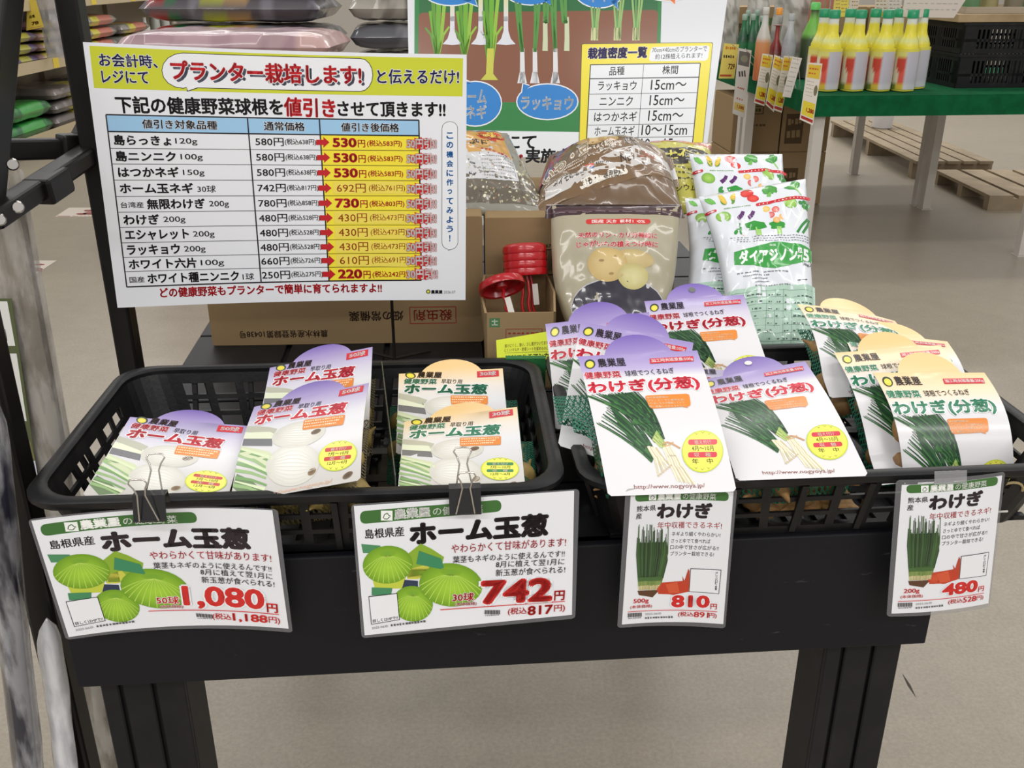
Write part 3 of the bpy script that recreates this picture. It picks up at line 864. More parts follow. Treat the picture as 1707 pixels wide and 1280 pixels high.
def onion_header(n_txt, purple):
    q = [(255, 585), (1145, 465), (1215, 1115), (200, 1165)]
    a = Art(125, 150, q)
    red = rgb(206, 32, 48); ink = rgb(206, 36, 56) if purple else rgb(22, 122, 88); ink2 = rgb(222, 60, 76) if purple else rgb(62, 146, 104)
    # photograph of white onions
    a.z = 0
    a.P([(238, 800), (445, 812), (455, 868), (236, 850)], rgb(112, 112, 116))
    a.P([(228, 1010), (330, 1050), (430, 1120), (300, 1150), (208, 1080)], rgb(110, 132, 96)); a.z = 1
    st, st2 = rgb(206, 214, 176), rgb(226, 232, 204)
    a.P([(246, 722), (400, 742), (470, 760), (440, 800), (240, 760)], rgb(186, 186, 168))
    a.P([(240, 766), (420, 776), (470, 800), (450, 822), (238, 806)], st2)
    a.P([(232, 852), (440, 900), (500, 950), (440, 985), (228, 900)], st)
    for i, (x0, y0, x1, y1, w_) in enumerate(((222, 900, 470, 1010, 26), (218, 950, 450, 1030, 22), (214, 990, 440, 1050, 20), (220, 1030, 450, 1090, 18), (212, 1070, 420, 1130, 20), (230, 880, 460, 960, 20))):
        a.L([(x0, y0), ((x0 + x1) / 2, (y0 + y1) / 2 - 8), (x1, y1)], w_, rgb(120, 160, 100) if i % 2 else rgb(150, 182, 124), 12)
    a.z = 2
    for i, (x0, y0, x1, y1, w_) in enumerate(((236, 870, 470, 940, 12), (222, 930, 470, 1020, 8), (220, 1050, 440, 1110, 7))):
        a.L([(x0, y0), (x1, y1)], w_, rgb(214, 226, 186), 18)
    W1, W2 = rgb(206, 204, 194), rgb(240, 238, 232)
    a.E(650, 806, 208, 84, W1, -.06, W2, off=(-30, -20)); a.E(636, 988, 208, 122, W1, .05, W2, off=(-30, -30)); a.z = 3
    for cx, cy, rx, ry in ((650, 806, 208, 84), (636, 988, 208, 122)):
        for k in range(-4, 5):
            pts = [(cx + rx * (.86 - 1.75 * t), cy + ry * (k / 5.2) * math.sin(math.pi * (.08 + .84 * t)) + (1 - t) * ry * .2) for t in (0, .2, .4, .6, .8, 1)]
            a.L(pts, 3, rgb(216, 213, 202))
    a.E(780, 800, 40, 16, rgb(118, 96, 70), -.2, rgb(80, 62, 44)); a.E(790, 1040, 34, 20, rgb(150, 126, 96), -.3, rgb(104, 82, 58)); a.E(1096, 1080, 44, 18, rgb(120, 98, 72), -.3, rgb(70, 54, 40))
    a.z = 2
    shop_mark(a, 343, 590, 41, 23)
    a.T('農業屋', (398, 580), (596, 566), 46, rgb(58, 34, 30), .03)
    a.P([(902, 511), (1106, 484), (1110, 533), (904, 560)], red); a.z = 3
    a.T(n_txt, (928, 530), (1082, 510), 34, rgb(250, 246, 246), .03); a.z = 2
    a.T('健康野菜', (290, 636), (553, 618), 40, ink2, .03, out=rgb(244, 240, 240), ow=.05)
    a.T('早取り用', (590, 614), (768, 603), 34, INK, .006)
    a.z = 4; a.T('ホーム玉葱', (292, 690), (1000, 646), 78, ink, .05, out=rgb(248, 246, 246), ow=.07)
    a.RR([(664, 716), (1002, 700), (1000, 768), (666, 784)], 12, rgb(226, 134, 50)); a.z = 5
    for i in range(3): a.scrib((676, 730 + i * 19 - 2), (990 - i * 25, 714 + i * 19), 9, rgb(250, 226, 190), 16, 11 + i)
    season_disc(a, 994, 960, 164, 90, rgb(64, 138, 82) if not purple else rgb(196, 62, 58), '7月〜10月', '12月〜4月')
    a.z = 5; a.T('http://www.nogyoya.jp/', (440, 1148), (968, 1104), 26, rgb(222, 178, 150), .0)
    top, mid = (PURPLE, LILAC) if purple else (CREAM, CREAM2)
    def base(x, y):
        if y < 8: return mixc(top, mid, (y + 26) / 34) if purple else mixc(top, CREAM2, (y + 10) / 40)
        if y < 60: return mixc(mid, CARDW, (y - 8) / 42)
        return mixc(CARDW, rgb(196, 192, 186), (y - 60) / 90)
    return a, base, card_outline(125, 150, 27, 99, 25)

def leaf(a, pts, w, col):
    n = len(pts)
    for i in range(n - 1):
        a.L([pts[i], pts[i + 1]], w * (1 - i / n * .85), col, w * (1 - (i + 1) / n * .85))

def leek_header(grams, purple):
    q = [(290, 150), (1195, 110), (1500, 1185), (520, 1220)]
    a = Art(125, 170, q)
    red = rgb(206, 32, 48); ink = rgb(212, 34, 58) if purple else rgb(24, 122, 84); ink2 = rgb(224, 66, 84) if purple else rgb(64, 148, 104)
    r = random.Random(3)
    G = [rgb(34, 78, 42), rgb(46, 98, 50), rgb(28, 64, 40), rgb(66, 120, 60), rgb(24, 54, 36)]
    a.z = 1
    # leaves fan from the tie up to the left
    a.P([(480, 500), (700, 470), (850, 600), (930, 790), (890, 850), (760, 740), (560, 580)], rgb(40, 84, 44))
    a.P([(520, 560), (700, 720), (830, 960), (780, 940), (600, 740)], rgb(36, 76, 42)); a.z = 2
    for i in range(30):
        f = i / 29; b = (880 + 60 * f + r.uniform(-8, 8), 850 - 20 * f)
        tip = (350 + 390 * f + r.uniform(-30, 30), 495 - 30 * f + r.uniform(-8, 10))
        mid = ((b[0] + tip[0]) / 2 + 70 * (1 - .4 * f), (b[1] + tip[1]) / 2 - 40)
        pts = [tuple(Vector(b) * (1 - t) ** 2 + Vector(mid) * 2 * t * (1 - t) + Vector(tip) * t * t) for t in (0, .2, .4, .6, .8, 1)]
        leaf(a, pts, 20, r.choice(G))
    for i in range(22):
        f = i / 21; b = (850 + 20 * f, 990 - 70 * f)
        tip = (440 + 130 * f + r.uniform(-20, 20), 715 - 190 * f + r.uniform(-15, 15))
        mid = ((b[0] + tip[0]) / 2 + 40, (b[1] + tip[1]) / 2 - 10)
        pts = [tuple(Vector(b) * (1 - t) ** 2 + Vector(mid) * 2 * t * (1 - t) + Vector(tip) * t * t) for t in (0, .2, .4, .6, .8, 1)]
        leaf(a, pts, 15, r.choice(G))
    a.z = 3
    for i in range(12):
        f = i / 11; a.L([(850 + 30 * f, 830 - 60 * f), (920 + 40 * f, 890 - 10 * f)], 8, r.choice([rgb(150, 180, 90), rgb(186, 200, 120), rgb(110, 150, 70)]), 12)
    wh = [rgb(236, 230, 204), rgb(222, 212, 176), rgb(244, 240, 222), rgb(206, 192, 150)]
    for i in range(9):
        f = i / 8; a.L([(930 + 60 * f, 880), (985 + 80 * f, 1000), (1050 + 130 * f, 1120 + 20 * f)], 15, wh[i % 4], 10)
    for i in range(7):
        f = i / 6; a.L([(815 + 60 * f, 880 + 10 * f), (870 + 70 * f, 970), (900 + 95 * f, 1085 - 70 * f)], 15, wh[(i + 1) % 4], 9); a.E(900 + 95 * f, 1082 - 70 * f, 9, 7, rgb(206, 186, 150))
    a.z = 4
    a.L([(930, 868), (960, 852), (1000, 862), (1062, 895)], 12, rgb(196, 150, 104)); a.L([(935, 880), (980, 872), (1010, 850)], 9, rgb(212, 168, 120))
    shop_mark(a, 382, 224, 40, 42)
    a.T('農業屋', (440, 216), (648, 206), 76, rgb(40, 26, 34), .022)
    a.P([(834, 182), (1164, 164), (1168, 210), (836, 228)], red); a.z = 5
    a.T('加工時充填重量:' + grams, (846, 204), (1160, 188), 34, rgb(252, 240, 240), .022); a.z = 4
    a.T('健康野菜', (340, 328), (614, 318), 60, ink2, .03, out=rgb(248, 238, 240), ow=.05)
    a.T('球根でつくるねぎ', (646, 314), (1016, 290), 50, INK, .006)
    a.z = 5; a.T('わけぎ(分葱)', (366, 442), (1208, 398), 118, ink, .045, out=rgb(250, 246, 248), ow=.05)
    a.z = 4
    o = rgb(228, 136, 48)
    a.RR([(790, 502), (1128, 488), (1142, 588), (832, 606)], 26, o); a.P([(1080, 592), (1108, 588), (1122, 602)], o); a.z = 5
    for i, (t_, x1) in enumerate((('秋の健康野菜は', 970), ('プランターでも簡単出来!', 1092), ('1本1本に旨みが凝縮していて', 1092), ('毎に収穫してもらうれしい', 1100))):
        a.T(t_, (806 + i * 7, 520 + i * 23), (x1, 513 + i * 23), 16, rgb(252, 232, 200), .014)
    season_disc(a, 1232, 915, 158, 146, rgb(214, 58, 76) if purple else rgb(60, 140, 84), '4月〜10月', '年　中')
    a.z = 5; a.T('http://www.nogyoya.jp/', (716, 1162), (1256, 1150), 36, rgb(196, 130, 120), .002)
    top, mid = (PURPLE, LILAC) if purple else (CREAM, CREAM2)
    def base(x, y):
        if purple: return mixc(PURPLE, LILAC, (y + 27) / 50) if y < 23 else mixc(LILAC, rgb(225, 224, 226), (y - 23) / 12)
        return mixc(CREAM, CREAM2, (y + 10) / 40) if y < 30 else mixc(CREAM2, rgb(225, 224, 226), (y - 30) / 16)
    return a, base, card_outline(125, 170, 28, 99, 27)

def net_material(name, col, scale=1900.0, dens=.2):
    m = bpy.data.materials.new(name); m.use_nodes = True
    nt = m.node_tree; p = nt.nodes['Principled BSDF']; p.inputs['Base Color'].default_value = col; p.inputs['Roughness'].default_value = .5
    tc = nt.nodes.new('ShaderNodeTexCoord')
    fac = None
    for k, rot in enumerate((.9, -.9)):
        mp = nt.nodes.new('ShaderNodeMapping'); mp.inputs['Rotation'].default_value = (0, .25, rot)
        w = nt.nodes.new('ShaderNodeTexWave'); w.inputs['Scale'].default_value = scale / 20; w.inputs['Distortion'].default_value = 1.5; w.inputs['Detail'].default_value = 1
        nt.links.new(tc.outputs['Object'], mp.inputs['Vector']); nt.links.new(mp.outputs['Vector'], w.inputs['Vector'])
        g = nt.nodes.new('ShaderNodeMath'); g.operation = 'GREATER_THAN'; g.inputs[1].default_value = 1 - dens
        nt.links.new(w.outputs['Fac'], g.inputs[0])
        if fac is None: fac = g
        else:
            mx = nt.nodes.new('ShaderNodeMath'); mx.operation = 'MAXIMUM'
            nt.links.new(fac.outputs[0], mx.inputs[0]); nt.links.new(g.outputs[0], mx.inputs[1]); fac = mx
    nt.links.new(fac.outputs[0], p.inputs['Alpha'])
    return m
NET_GREEN = net_material('green_net', rgb(24, 104, 78))
NET_TAN = net_material('tan_net', rgb(88, 78, 44))
def bulb_mat(name, c1, c2):
    m = mat(name, c1, rough=.55, bump=(180, .15), mottle=(70, c2, .35, .65)); return m
BULB_SHALLOT = bulb_mat('brown_bulb_skin', rgb(126, 92, 56), rgb(168, 132, 84))
BULB_ONION = bulb_mat('straw_bulb_skin', rgb(134, 112, 58), rgb(168, 146, 84))

BULB_PROF = [(.0008, -.5), (.10, -.49), (.30, -.42), (.44, -.25), (.5, -.02), (.46, .2), (.34, .38), (.18, .55), (.09, .72), (.05, .92), (.02, 1.0)]
def bulb_shape(M, size, seed):
    r = random.Random(seed); m = MB()
    for k in range(1):
        m.lathe([(a * size * (1 + r.uniform(-.04, .04)), b * size * .92) for a, b in BULB_PROF], 14, M)
    return m

FLOORZ = TZ + .0065
def inside(p, r, onion):
    """keep a point inside the crate walls"""
    C, W_, D_ = (CAM, .490, .315) if onion else (CBM, .482, .335)
    q = C.inverted() @ p; f = min(1, max(0, q.z / .08)); e = .022 * (1 - f) + .006 + r
    if q.z < .105:
        q.x = min(max(q.x, -W_ / 2 + e), W_ / 2 - e); q.y = min(max(q.y, -D_ / 2 + e), D_ / 2 - e)
    return C @ q
def pack(kind, label, group, corners, depths, sag=0.0, curl=0.0, bag=(0.1, 1.04), bulbs=(3, 4), bw=(.04, .96), thick=.045, skew=0.0, hole=None, layers=1, basez=FLOORZ, lift=.012, bottom_curl=0.0, vis=1.0):
    """corners of the header card: top left, top right, bottom right, bottom left (photo pixels with depths)"""
    art, base, outline = HEADERS[kind]
    P = [at_d(u, v, d) for (u, v), d in zip(corners, depths)]
    B = bil(*P); n = -((P[1] - P[0]).cross(P[3] - P[0])).normalized()
    def S(a, b):
        b = b / vis
        p = B(a, b); bb = min(max(b, 0), 1)
        p = p + n * (sag * (math.sin(math.pi * bb) if b > 0 else math.pi * b * .35)) + n * (curl * (1 - (2 * a - 1) ** 2))
        if b > 1 and p.z < basez + .004: p.z = basez + .004
        if bottom_curl and b > .55: p = p - n * bottom_curl * ((b - .55) / .45) ** 2
        return p
    c = S(.5, .9)
    t = thing('bulb_pack', label, 'bulb pack', (c.x, c.y, basez), 0, group)
    cut = (25 if abs(curl) > 0 else None, 12 if (abs(sag) > 0 or bottom_curl) else None)
    cut = (cut[0] or 30, cut[1] or 30)
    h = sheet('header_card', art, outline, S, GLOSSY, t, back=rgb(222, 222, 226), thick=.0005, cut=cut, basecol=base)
    onion = kind.startswith('onion')
    # bulbs lie in the net behind the card
    sz = .030 if onion else .034
    r = random.Random(hash(label) % 1000 if False else sum(map(ord, label)))
    cells = []
    for j in range(bulbs[1]):
        for i in range(bulbs[0]):
            a = bw[0] + .13 + (bw[1] - bw[0] - .26) * (i + .5 * (j % 2) * .6) / max(1, bulbs[0] - 1 + .3); b = bag[0] + .28 + (bag[1] - bag[0] - .40) * j / max(1, bulbs[1] - 1)
            cells.append((a + r.uniform(-.03, .03), b + r.uniform(-.02, .02)))
    if layers == 2: cells = [(a, b, 0) for a, b in cells] + [(a + .06, b + .05, .028) for a, b in cells]
    else: cells = [(a, b, 0) for a, b in cells]
    for a, b, dn in cells:
        p = S(a, b) - n * (max(lift, .006) + sz * .60 + dn)
        if p.z < basez + sz * .55: p.z = basez + sz * .55
        p = inside(p, sz * .62, onion)
        ax = Vector((r.uniform(-1, 1), r.uniform(-1, 1), r.uniform(.1, 1.2))).normalized(); ax = (ax - n * ax.dot(n) * .9).normalized()
        M = Matrix.Translation(p) @ Vector((0, 0, 1)).rotation_difference(ax).to_matrix().to_4x4()
        s_ = sz * r.uniform(.85, 1.12)
        bulb_shape(M, s_, r.random()).build('bulb', BULB_ONION if onion else BULB_SHALLOT, t, smooth=True)
    # net bag: closed cushion round them
    m = MB(); NU, NV = 12, 14
    def prof(a, b):
        return max(0.0, (1 - abs(2 * a - 1) ** 3.2)) ** .6 * max(0.0, (1 - abs(2 * b - 1) ** 3.2)) ** .6
    def F(side):
        def g(a, b):
            s_ = bw[0] + (bw[1] - bw[0]) * a; t_ = bag[0] + (bag[1] - bag[0]) * b
            q = prof(a, b); p = S(s_, t_)
            mid = p - n * (lift + thick * .5)
            p = mid + n * (side * thick * .5 * q)
            p += n * (.0016 * math.sin(a * 23 + b * 17) * q)
            if p.z < basez + .001: p.z = basez + .001 + (.0008 if side > 0 else 0)
            return inside(p, .002, onion)
        return g
    m.grid(F(1), NU, NV); m.grid(F(-1), NU, NV, flip=True)
    m.build('net_bag', NET_TAN if kind == 'onion_purple' else NET_GREEN, t, smooth=True)
    if hole:
        m = MB(); o = S(.5, -.085 if not onion else -.06); q = (S(.52, -.085) - S(.48, -.085)).normalized(); w_ = q.cross(n).normalized()
        m.add([o + n * .0009 + (q * math.cos(k * .3927) + w_ * math.sin(k * .3927)) * .0042 for k in range(16)], [tuple(range(16))])
        m.build('punched_hole', mat('hole_' + hole[0], hole[1], rough=.6), t)
    return t, S

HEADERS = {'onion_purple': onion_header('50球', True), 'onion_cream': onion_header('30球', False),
           'leek_purple': leek_header('500g', True), 'leek_cream': leek_header('200g', False)}
G50 = 'purple topped packs of 50 onion bulbs'; G30 = 'cream topped packs of 30 onion bulbs'
G500 = 'purple topped 500 g packs of spring onion bulbs'; G200 = 'cream topped 200 g packs of spring onion bulbs'
def pk(kind, label, group, q, dt, db, **k):
    return pack(kind, label, group, q, (dt, dt, db, db), **k)
# left crate, 50 bulb packs
pk('onion_purple', '50 bulb onion pack lying flat at the far left of the left crate', G50, [(217, 695), (415, 710), (377, 838), (137, 826)], 1.000, .906, bag=(.15, 1.0), lift=.008, thick=.036, bulbs=(4, 4))
pk('onion_purple', '50 bulb onion pack at the back of the left crate, behind its twin', G50, [(450, 613), (621, 578), (615, 712), (424, 745)], 1.125, 1.03, thick=.05)
pk('onion_purple', '50 bulb onion pack overlapping its twin, middle front of the left crate', G50, [(424, 678), (615, 638), (601, 800), (383, 839)], 1.02, .893, sag=.006, thick=.045, bag=(.12, 1.12), bulbs=(4, 4))
# left crate, 30 bulb packs
pk('onion_cream', 'cream 30 bulb onion pack at the back of the left crate', G30, [(665, 623), (838, 614), (850, 745), (660, 757)], 1.135, 1.02, thick=.05, bw=(-.12, 1.12))
pk('onion_cream', 'cream 30 bulb onion pack in front, above the 742 yen card', G30, [(674, 703), (862, 678), (876, 815), (662, 826)], 1.03, .905, thick=.045, bw=(.0, 1.1), bulbs=(4, 4))
# right crate, 500 g packs
pack('leek_purple', '500 g pack standing at the back left corner of the right crate', G500, [(909, 540), (1082, 520), (1112, 690), (926, 716)], (1.17, 1.15, 1.06, 1.08), sag=-.010)
pack('leek_purple', '500 g pack tilted clockwise with its white card edge showing, behind the front one', G500, [(968, 536), (1156, 571), (1120, 800), (930, 742)], (1.08, 1.06, .965, .985), sag=.004)
pk('leek_purple', '500 g pack at the very back of the right crate below the white insecticide bags', G500, [(1074, 502), (1240, 491), (1296, 655), (1112, 670)], 1.185, 1.085, hole=('grey', rgb(112, 116, 112)))
pk('leek_purple', '500 g pack mostly hidden in the gap between three others', G500, [(1130, 612), (1294, 612), (1330, 725), (1150, 740)], 1.115, .995, lift=.006, thick=.03)
pk('leek_purple', '500 g pack with a white punched hole, lying in the middle of the right crate', G500, [(1165, 634), (1342, 602), (1448, 793), (1228, 801)], 1.062, .918, sag=.008, bag=(.1, 1.06), bulbs=(4, 4), layers=2, hole=('white', rgb(226, 224, 222)))
pk('leek_purple', '500 g pack hanging over the crate rim, foremost of its kind', G500, [(963, 594), (1162, 584), (1228, 819), (1014, 827)], 1.000, .900, sag=.010, lift=.004, thick=.04, bw=(-.26, .92), bag=(.22, 1.0), bulbs=(5, 4), layers=2)
# right crate, 200 g packs
pk('leek_cream', '200 g pack farthest back in the right crate, its card buckled', G200, [(1329, 507), (1492, 535), (1525, 640), (1372, 630)], 1.20, 1.13, sag=.012, curl=.005, vis=.8)
pk('leek_cream', '200 g pack second from the back, tab towards the right edge', G200, [(1401, 549), (1579, 569), (1625, 690), (1445, 690)], 1.165, 1.09, sag=.010, vis=.8)
pk('leek_cream', '200 g pack third from the back with its left card edge curling down', G200, [(1390, 588), (1568, 575), (1632, 740), (1450, 762)], 1.125, 1.055, sag=.016, vis=.8)
pk('leek_cream', '200 g pack foremost on the right, its card arched over the crate', G200, [(1455, 621), (1641, 621), (1690, 790), (1506, 800)], 1.075, 1.035, sag=.020, vis=.72, bag=(.1, .80), bulbs=(4, 4), layers=2)

# clear plastic divider between the onion packs
m = MB(); a, b, c, d = Vector((-.112, .812, TZ + .012)), Vector((-.112, .812, .825)), Vector((-.155, 1.062, .842)), Vector((-.150, 1.062, TZ + .012))
m.add([a, b, c, d] + [p + Vector((.0012, 0, 0)) for p in (a, b, c, d)], [(0, 1, 2, 3), (7, 6, 5, 4), (0, 4, 5, 1), (1, 5, 6, 2), (2, 6, 7, 3), (3, 7, 4, 0)])
tag(m.build('plastic_divider', mat('smoky_clear_plastic', rgb(120, 122, 112), rough=.15, alpha=.45, coat=.5)), 'smoky clear plastic sheet standing between purple and cream onion packs', 'divider')
# ================================================================== the large discount sign
SIGNQ = [(138, 70), (778, 91), (776, 500), (196, 513)]
def sign_art():
    a = Art(432, 308, SIGNQ)
    navy = rgb(34, 26, 92); lime = rgb(208, 214, 52); blk = rgb(28, 22, 28); wh = rgb(242, 244, 248)
    a.z = 0
    a.crop(130, 50, 5.121)
    # header band
    a.k = (0, 0, 1)
    a.P([(149, 76), (772, 97), (771, 160), (157, 146)], lime)
    a.z = 1; a.k = (130, 50, 5.121)
    def bub(g, col):
        o = []
        for k in range(9):
            t = math.radians(90 + 180 * k / 8); o.append((307 + 35 * math.cos(t) * 1.0 - g * -math.cos(t) * 1, 114 - math.sin(t) * (30 + g)))
        pts = [(307 + (35 + g) * math.cos(math.radians(90 + 22.5 * k)), 115.5 - (29 + g) * math.sin(math.radians(90 + 22.5 * k))) for k in range(9)]
        tail = [(313, 143 + g), (315 - g, 149 + g * 1.5), (331 + g, 143.5 + g)] if g >= 0 else []
        pts += tail
        pts += [(602 + (20 + g) * math.cos(math.radians(-90 + 22.5 * k)), 122.5 - (27 + g) * math.sin(math.radians(-90 + 22.5 * k))) for k in range(9)]
        a.k = (0, 0, 1); a.P(pts, col)
    bub(1.2, blk); a.z = 2; bub(0, wh)
    a.z = 2; a.k = (130, 50, 5.121)
    a.T('お会計時、', (180, 250), (685, 262), 112, navy, .02, out=wh, ow=.045)
    a.T('レジにて', (204, 392), (608, 396), 108, navy, .02, out=wh, ow=.045)
    a.k = (0, 0, 1)
    g = rgb(96, 100, 116)
    a.T('プランター栽培します!', (291, 119.5), (609, 127), 33, g, .045); a.z = 3
    a.T('プランター栽培します!', (286, 114.5), (604, 122.5), 34, rgb(208, 30, 40), .035, out=wh, ow=.045)
    a.k = (450, 50, 5.02)
    a.T('と伝えるだけ!', (902, 378), (1582, 388), 124, navy, .02, out=wh, ow=.045)
    # headline
    a.k = (0, 0, 1); a.z = 1
    a.T('下記の健康野菜球根を', (193, 173), (474, 176), 29, blk, .032)
    a.T('値引き', (475, 175.5), (561, 178.5), 33, rgb(206, 30, 40), .036)
    a.T('させて頂きます!!', (564, 179.5), (743, 182), 26, blk, .034)
    # table
    blue = rgb(160, 204, 238); yel = rgb(250, 232, 60)
    L = lambda y: 177 + (y - 191) * (212 - 177) / (481 - 191)          # left border
    c1 = lambda y: 415 + (y - 195) * (437 - 415) / (466 - 195)
    c2 = lambda y: 534.5 + (y - 197) * (550 - 534.5) / (466 - 197)
    Rr = lambda y: 699 + (y - 199) * (703 - 699) / (468 - 199)
    rows = [(190, 199), (218, 225), (246, 250), (272, 275.5), (299, 300.5), (326.5, 326), (353, 350.5), (378.5, 375), (404.5, 399.5), (429, 423), (453, 445.5), (479, 468)]
    def yl(k, x):
        a0, b0 = rows[k]; return a0 + (b0 - a0) * (x - 180) / (700 - 180)
    def cell(k, fa, fb, col, k2=None):
        k2 = k + 1 if k2 is None else k2
        ya, yb = rows[k][0], rows[k2][0]
        xa0, xa1, xb0, xb1 = fa(ya), fb(ya), fa(yb), fb(yb)
        a.P([(xa0, yl(k, xa0)), (xa1, yl(k, xa1)), (xb1, yl(k2, xb1)), (xb0, yl(k2, xb0))], col)
    a.z = 0
    cell(0, L, Rr, blue); cell(1, c2, Rr, yel, 11)
    a.z = 1
    for k in range(12):
        x0, x1 = L(rows[k][0]), Rr(rows[k][0])
        a.L([(x0, yl(k, x0)), (x1, yl(k, x1))], 2.2 if k in (0, 1, 11) else .9, blk)
    for f in (L, c1, c2, Rr):
        pts = [(f(rows[k][0] + 0.0), yl(k, f(rows[k][0]))) for k in range(12)]
        a.L(pts, 2.2, blk)
    def mid(k, x): return (yl(k, x) + yl(k + 1, x)) / 2
    def tx(s_, k, x0, x1, h, col, bold=.014, dy=0, out=None):
        a.T(s_, (x0, mid(k, x0) + dy), (x1, mid(k, x1) + dy), h, col, bold, out=out, ow=.04)
    a.z = 2
    tx('値引き対象品種', 0, 238, 364, 15, blk, .02, out=wh); tx('通常価格', 0, 442, 510, 15, blk, .02, out=wh); tx('値引き後価格', 0, 570, 666, 15, blk, .02, out=wh)
    names = [('島らっきょ', 190, 287, '120g', 294, 331), ('島ニンニク', 193, 295, '100g', 303, 340), ('はつかネギ', 197, 300, '150g', 307, 343), ('ホーム玉ネギ', 200, 324, '30球', 331, 362),
             ('無限わけぎ', 246, 344, '200g', 351, 384), ('わけぎ', 206, 267, '200g', 274, 311), ('エシャレット', 209, 317, '200g', 324, 360), ('ラッキョウ', 212, 302, '200g', 309, 345),
             ('ホワイト六片', 215, 330, '100g', 337, 376), ('ホワイト種ニンニク', 247, 401, '1球', 407, 426)]
    for i, (n_, x0, x1, g_, g0, g1) in enumerate(names):
        tx(n_, i + 1, x0, x1, 17.5, blk, .032); tx(g_, i + 1, g0, g1, 12, blk, .008, dy=1.5)
    tx('台湾産', 5, 201.5, 240.5, 10, blk, .012, dy=1); tx('国産', 10, 216.5, 242, 10, blk, .012, dy=1)
    old = [('580', '638'), ('580', '638'), ('580', '638'), ('742', '817'), ('780', '858'), ('480', '528'), ('480', '528'), ('480', '528'), ('660', '726'), ('250', '275')]
    new = [('530', '583', 1), ('530', '583', 1), ('530', '583', 1), ('692', '761', 0), ('730', '803', 1), ('430', '473', 0), ('430', '473', 0), ('430', '473', 0), ('610', '691', 0), ('220', '242', 1)]
    rd = rgb(196, 24, 36); org = rgb(196, 92, 30); starb = rgb(204, 26, 36)
    for i in range(10):
        k = i + 1; o0 = 428 + i * 1.25
        tx(old[i][0] + '円', k, o0, o0 + 47, 14, blk, .012); tx('(税込%s円)' % old[i][1], k, o0 + 49, o0 + 101, 11.5, blk, .012)
        # arrow
        x = 529 + i * 1.15; y = mid(k, x)
        a.P([(x, y - 4.5), (x + 12, y - 4.5), (x + 12, y - 9), (x + 22, y), (x + 12, y + 9), (x + 12, y + 4.5), (x, y + 4.5)], rd)
        p, q_, printed = new[i]; n0 = 556 + i * 1.05
        if printed:
            tx(p, k, n0, n0 + 40, 16, rd, .045); tx('円', k, n0 + 42, n0 + 54, 13, rd, .02, dy=1.5); tx('(税込%s円)' % q_, k, n0 + 57, n0 + 115, 12, rd, .02, dy=1.5)
        else:
            a.R(n0 - 2, y - 10.5, n0 + 116, y + 9.5, rgb(244, 224, 92)); a.z = 3
            tx(p + '円', k, n0 + 4, n0 + 52, 15, org, .006); tx('(税込%s円)' % q_, k, n0 + 57, n0 + 117, 13, org, .006); a.z = 2
        # burst
        bx, by = 706, mid(k, 706) + 1; r = random.Random(i); pts = []
        for j in range(28):
            t = 2 * math.pi * j / 28; rr_ = (1.0 if j % 2 else .7) * r.uniform(.85, 1.08)
            pts.append((bx - 4 + 23 * rr_ * math.cos(t), by + 11.5 * rr_ * math.sin(t)))
        a.z = 3; a.P(pts, starb); a.z = 4
        tx('30円引!!' if i == 9 else '50円引!!', k, 678.5, 728 if i < 9 else 730, 17.5, rgb(252, 248, 246), .035, dy=.5, out=rd); a.z = 2
    a.z = 1
    # vertical bubble
    def vb(g_, col):
        pts = [(750 + (12.5 + g_) * math.cos(math.radians(180 - 180 * j / 10)), 213 - (11 + g_) * math.sin(math.radians(180 - 180 * j / 10))) for j in range(11)]
        pts += [(763 + g_, 404)]
        pts += [(750 + (12.5 + g_) * math.cos(math.radians(-70 * j / 5)), 404 + (11 + g_) * math.sin(math.radians(70 * j / 5))) for j in range(1, 6)]
        pts += [(748, 416 + g_ * 2), (746, 414 + g_)]
        pts += [(750 + (12.5 + g_) * math.cos(math.radians(-110 - 70 * j / 5)), 404 + (11 + g_) * math.sin(math.radians(70 - 70 * j / 5))) for j in range(6)]
        a.P(pts, col)
    vb(.7, blk); a.z = 2; vb(0, wh); a.z = 3
    for i, ch in enumerate('この機会に作ってみよう!'):
        y = 225 + i * 15.6; x = 750; a.T(ch, (x - (5.6 if ch not in 'っ!ょ' else (1 if ch == '!' else 3.8)), y), (x + (5.6 if ch not in 'っ!ょ' else (1 if ch == '!' else 3.8)), y), 11 if ch not in 'っょ' else 8, rgb(0, 116, 196), .035)
    a.z = 1
    a.T('どの健康野菜もプランターで簡単に育てられますよ!!', (268, 489), (638, 482), 17, rd, .034)
    a.E(714.5, 487, 3.6, 3.6, rgb(60, 80, 40)); a.z = 2; a.E(714.5, 487, 2.2, 2.2, rgb(226, 214, 80)); a.z = 1
    a.T('農業屋', (719, 487.5), (738, 487), 6.5, blk, .04); a.T('2026.07', (740, 487.5), (759, 487), 4.8, rgb(120, 118, 122), .0)
    return a
sp = [at_y(u, v, y) for (u, v), y in zip(SIGNQ, (1.138, 1.215, 1.215, 1.138))]
sB = bil(*sp); sn = -((sp[1] - sp[0]).cross(sp[3] - sp[0])).normalized()
def sS(a, b): return sB(a, b) + sn * (.004 * math.sin(math.pi * a)) - Vector((0, 0, .008)) * math.sin(math.pi * a) * (b - .3) * -.8
t = thing('discount_sign', 'big white and lime discount price sign with a blue and yellow table', 'sign', (sp[3] + sp[2]) / 2)
sheet('sign_sheet', sign_art(), box_outline(432, 308), sS, LAMI, t, base=rgb(238, 240, 245), back=rgb(225, 226, 230), thick=.0006, cut=(36, None))
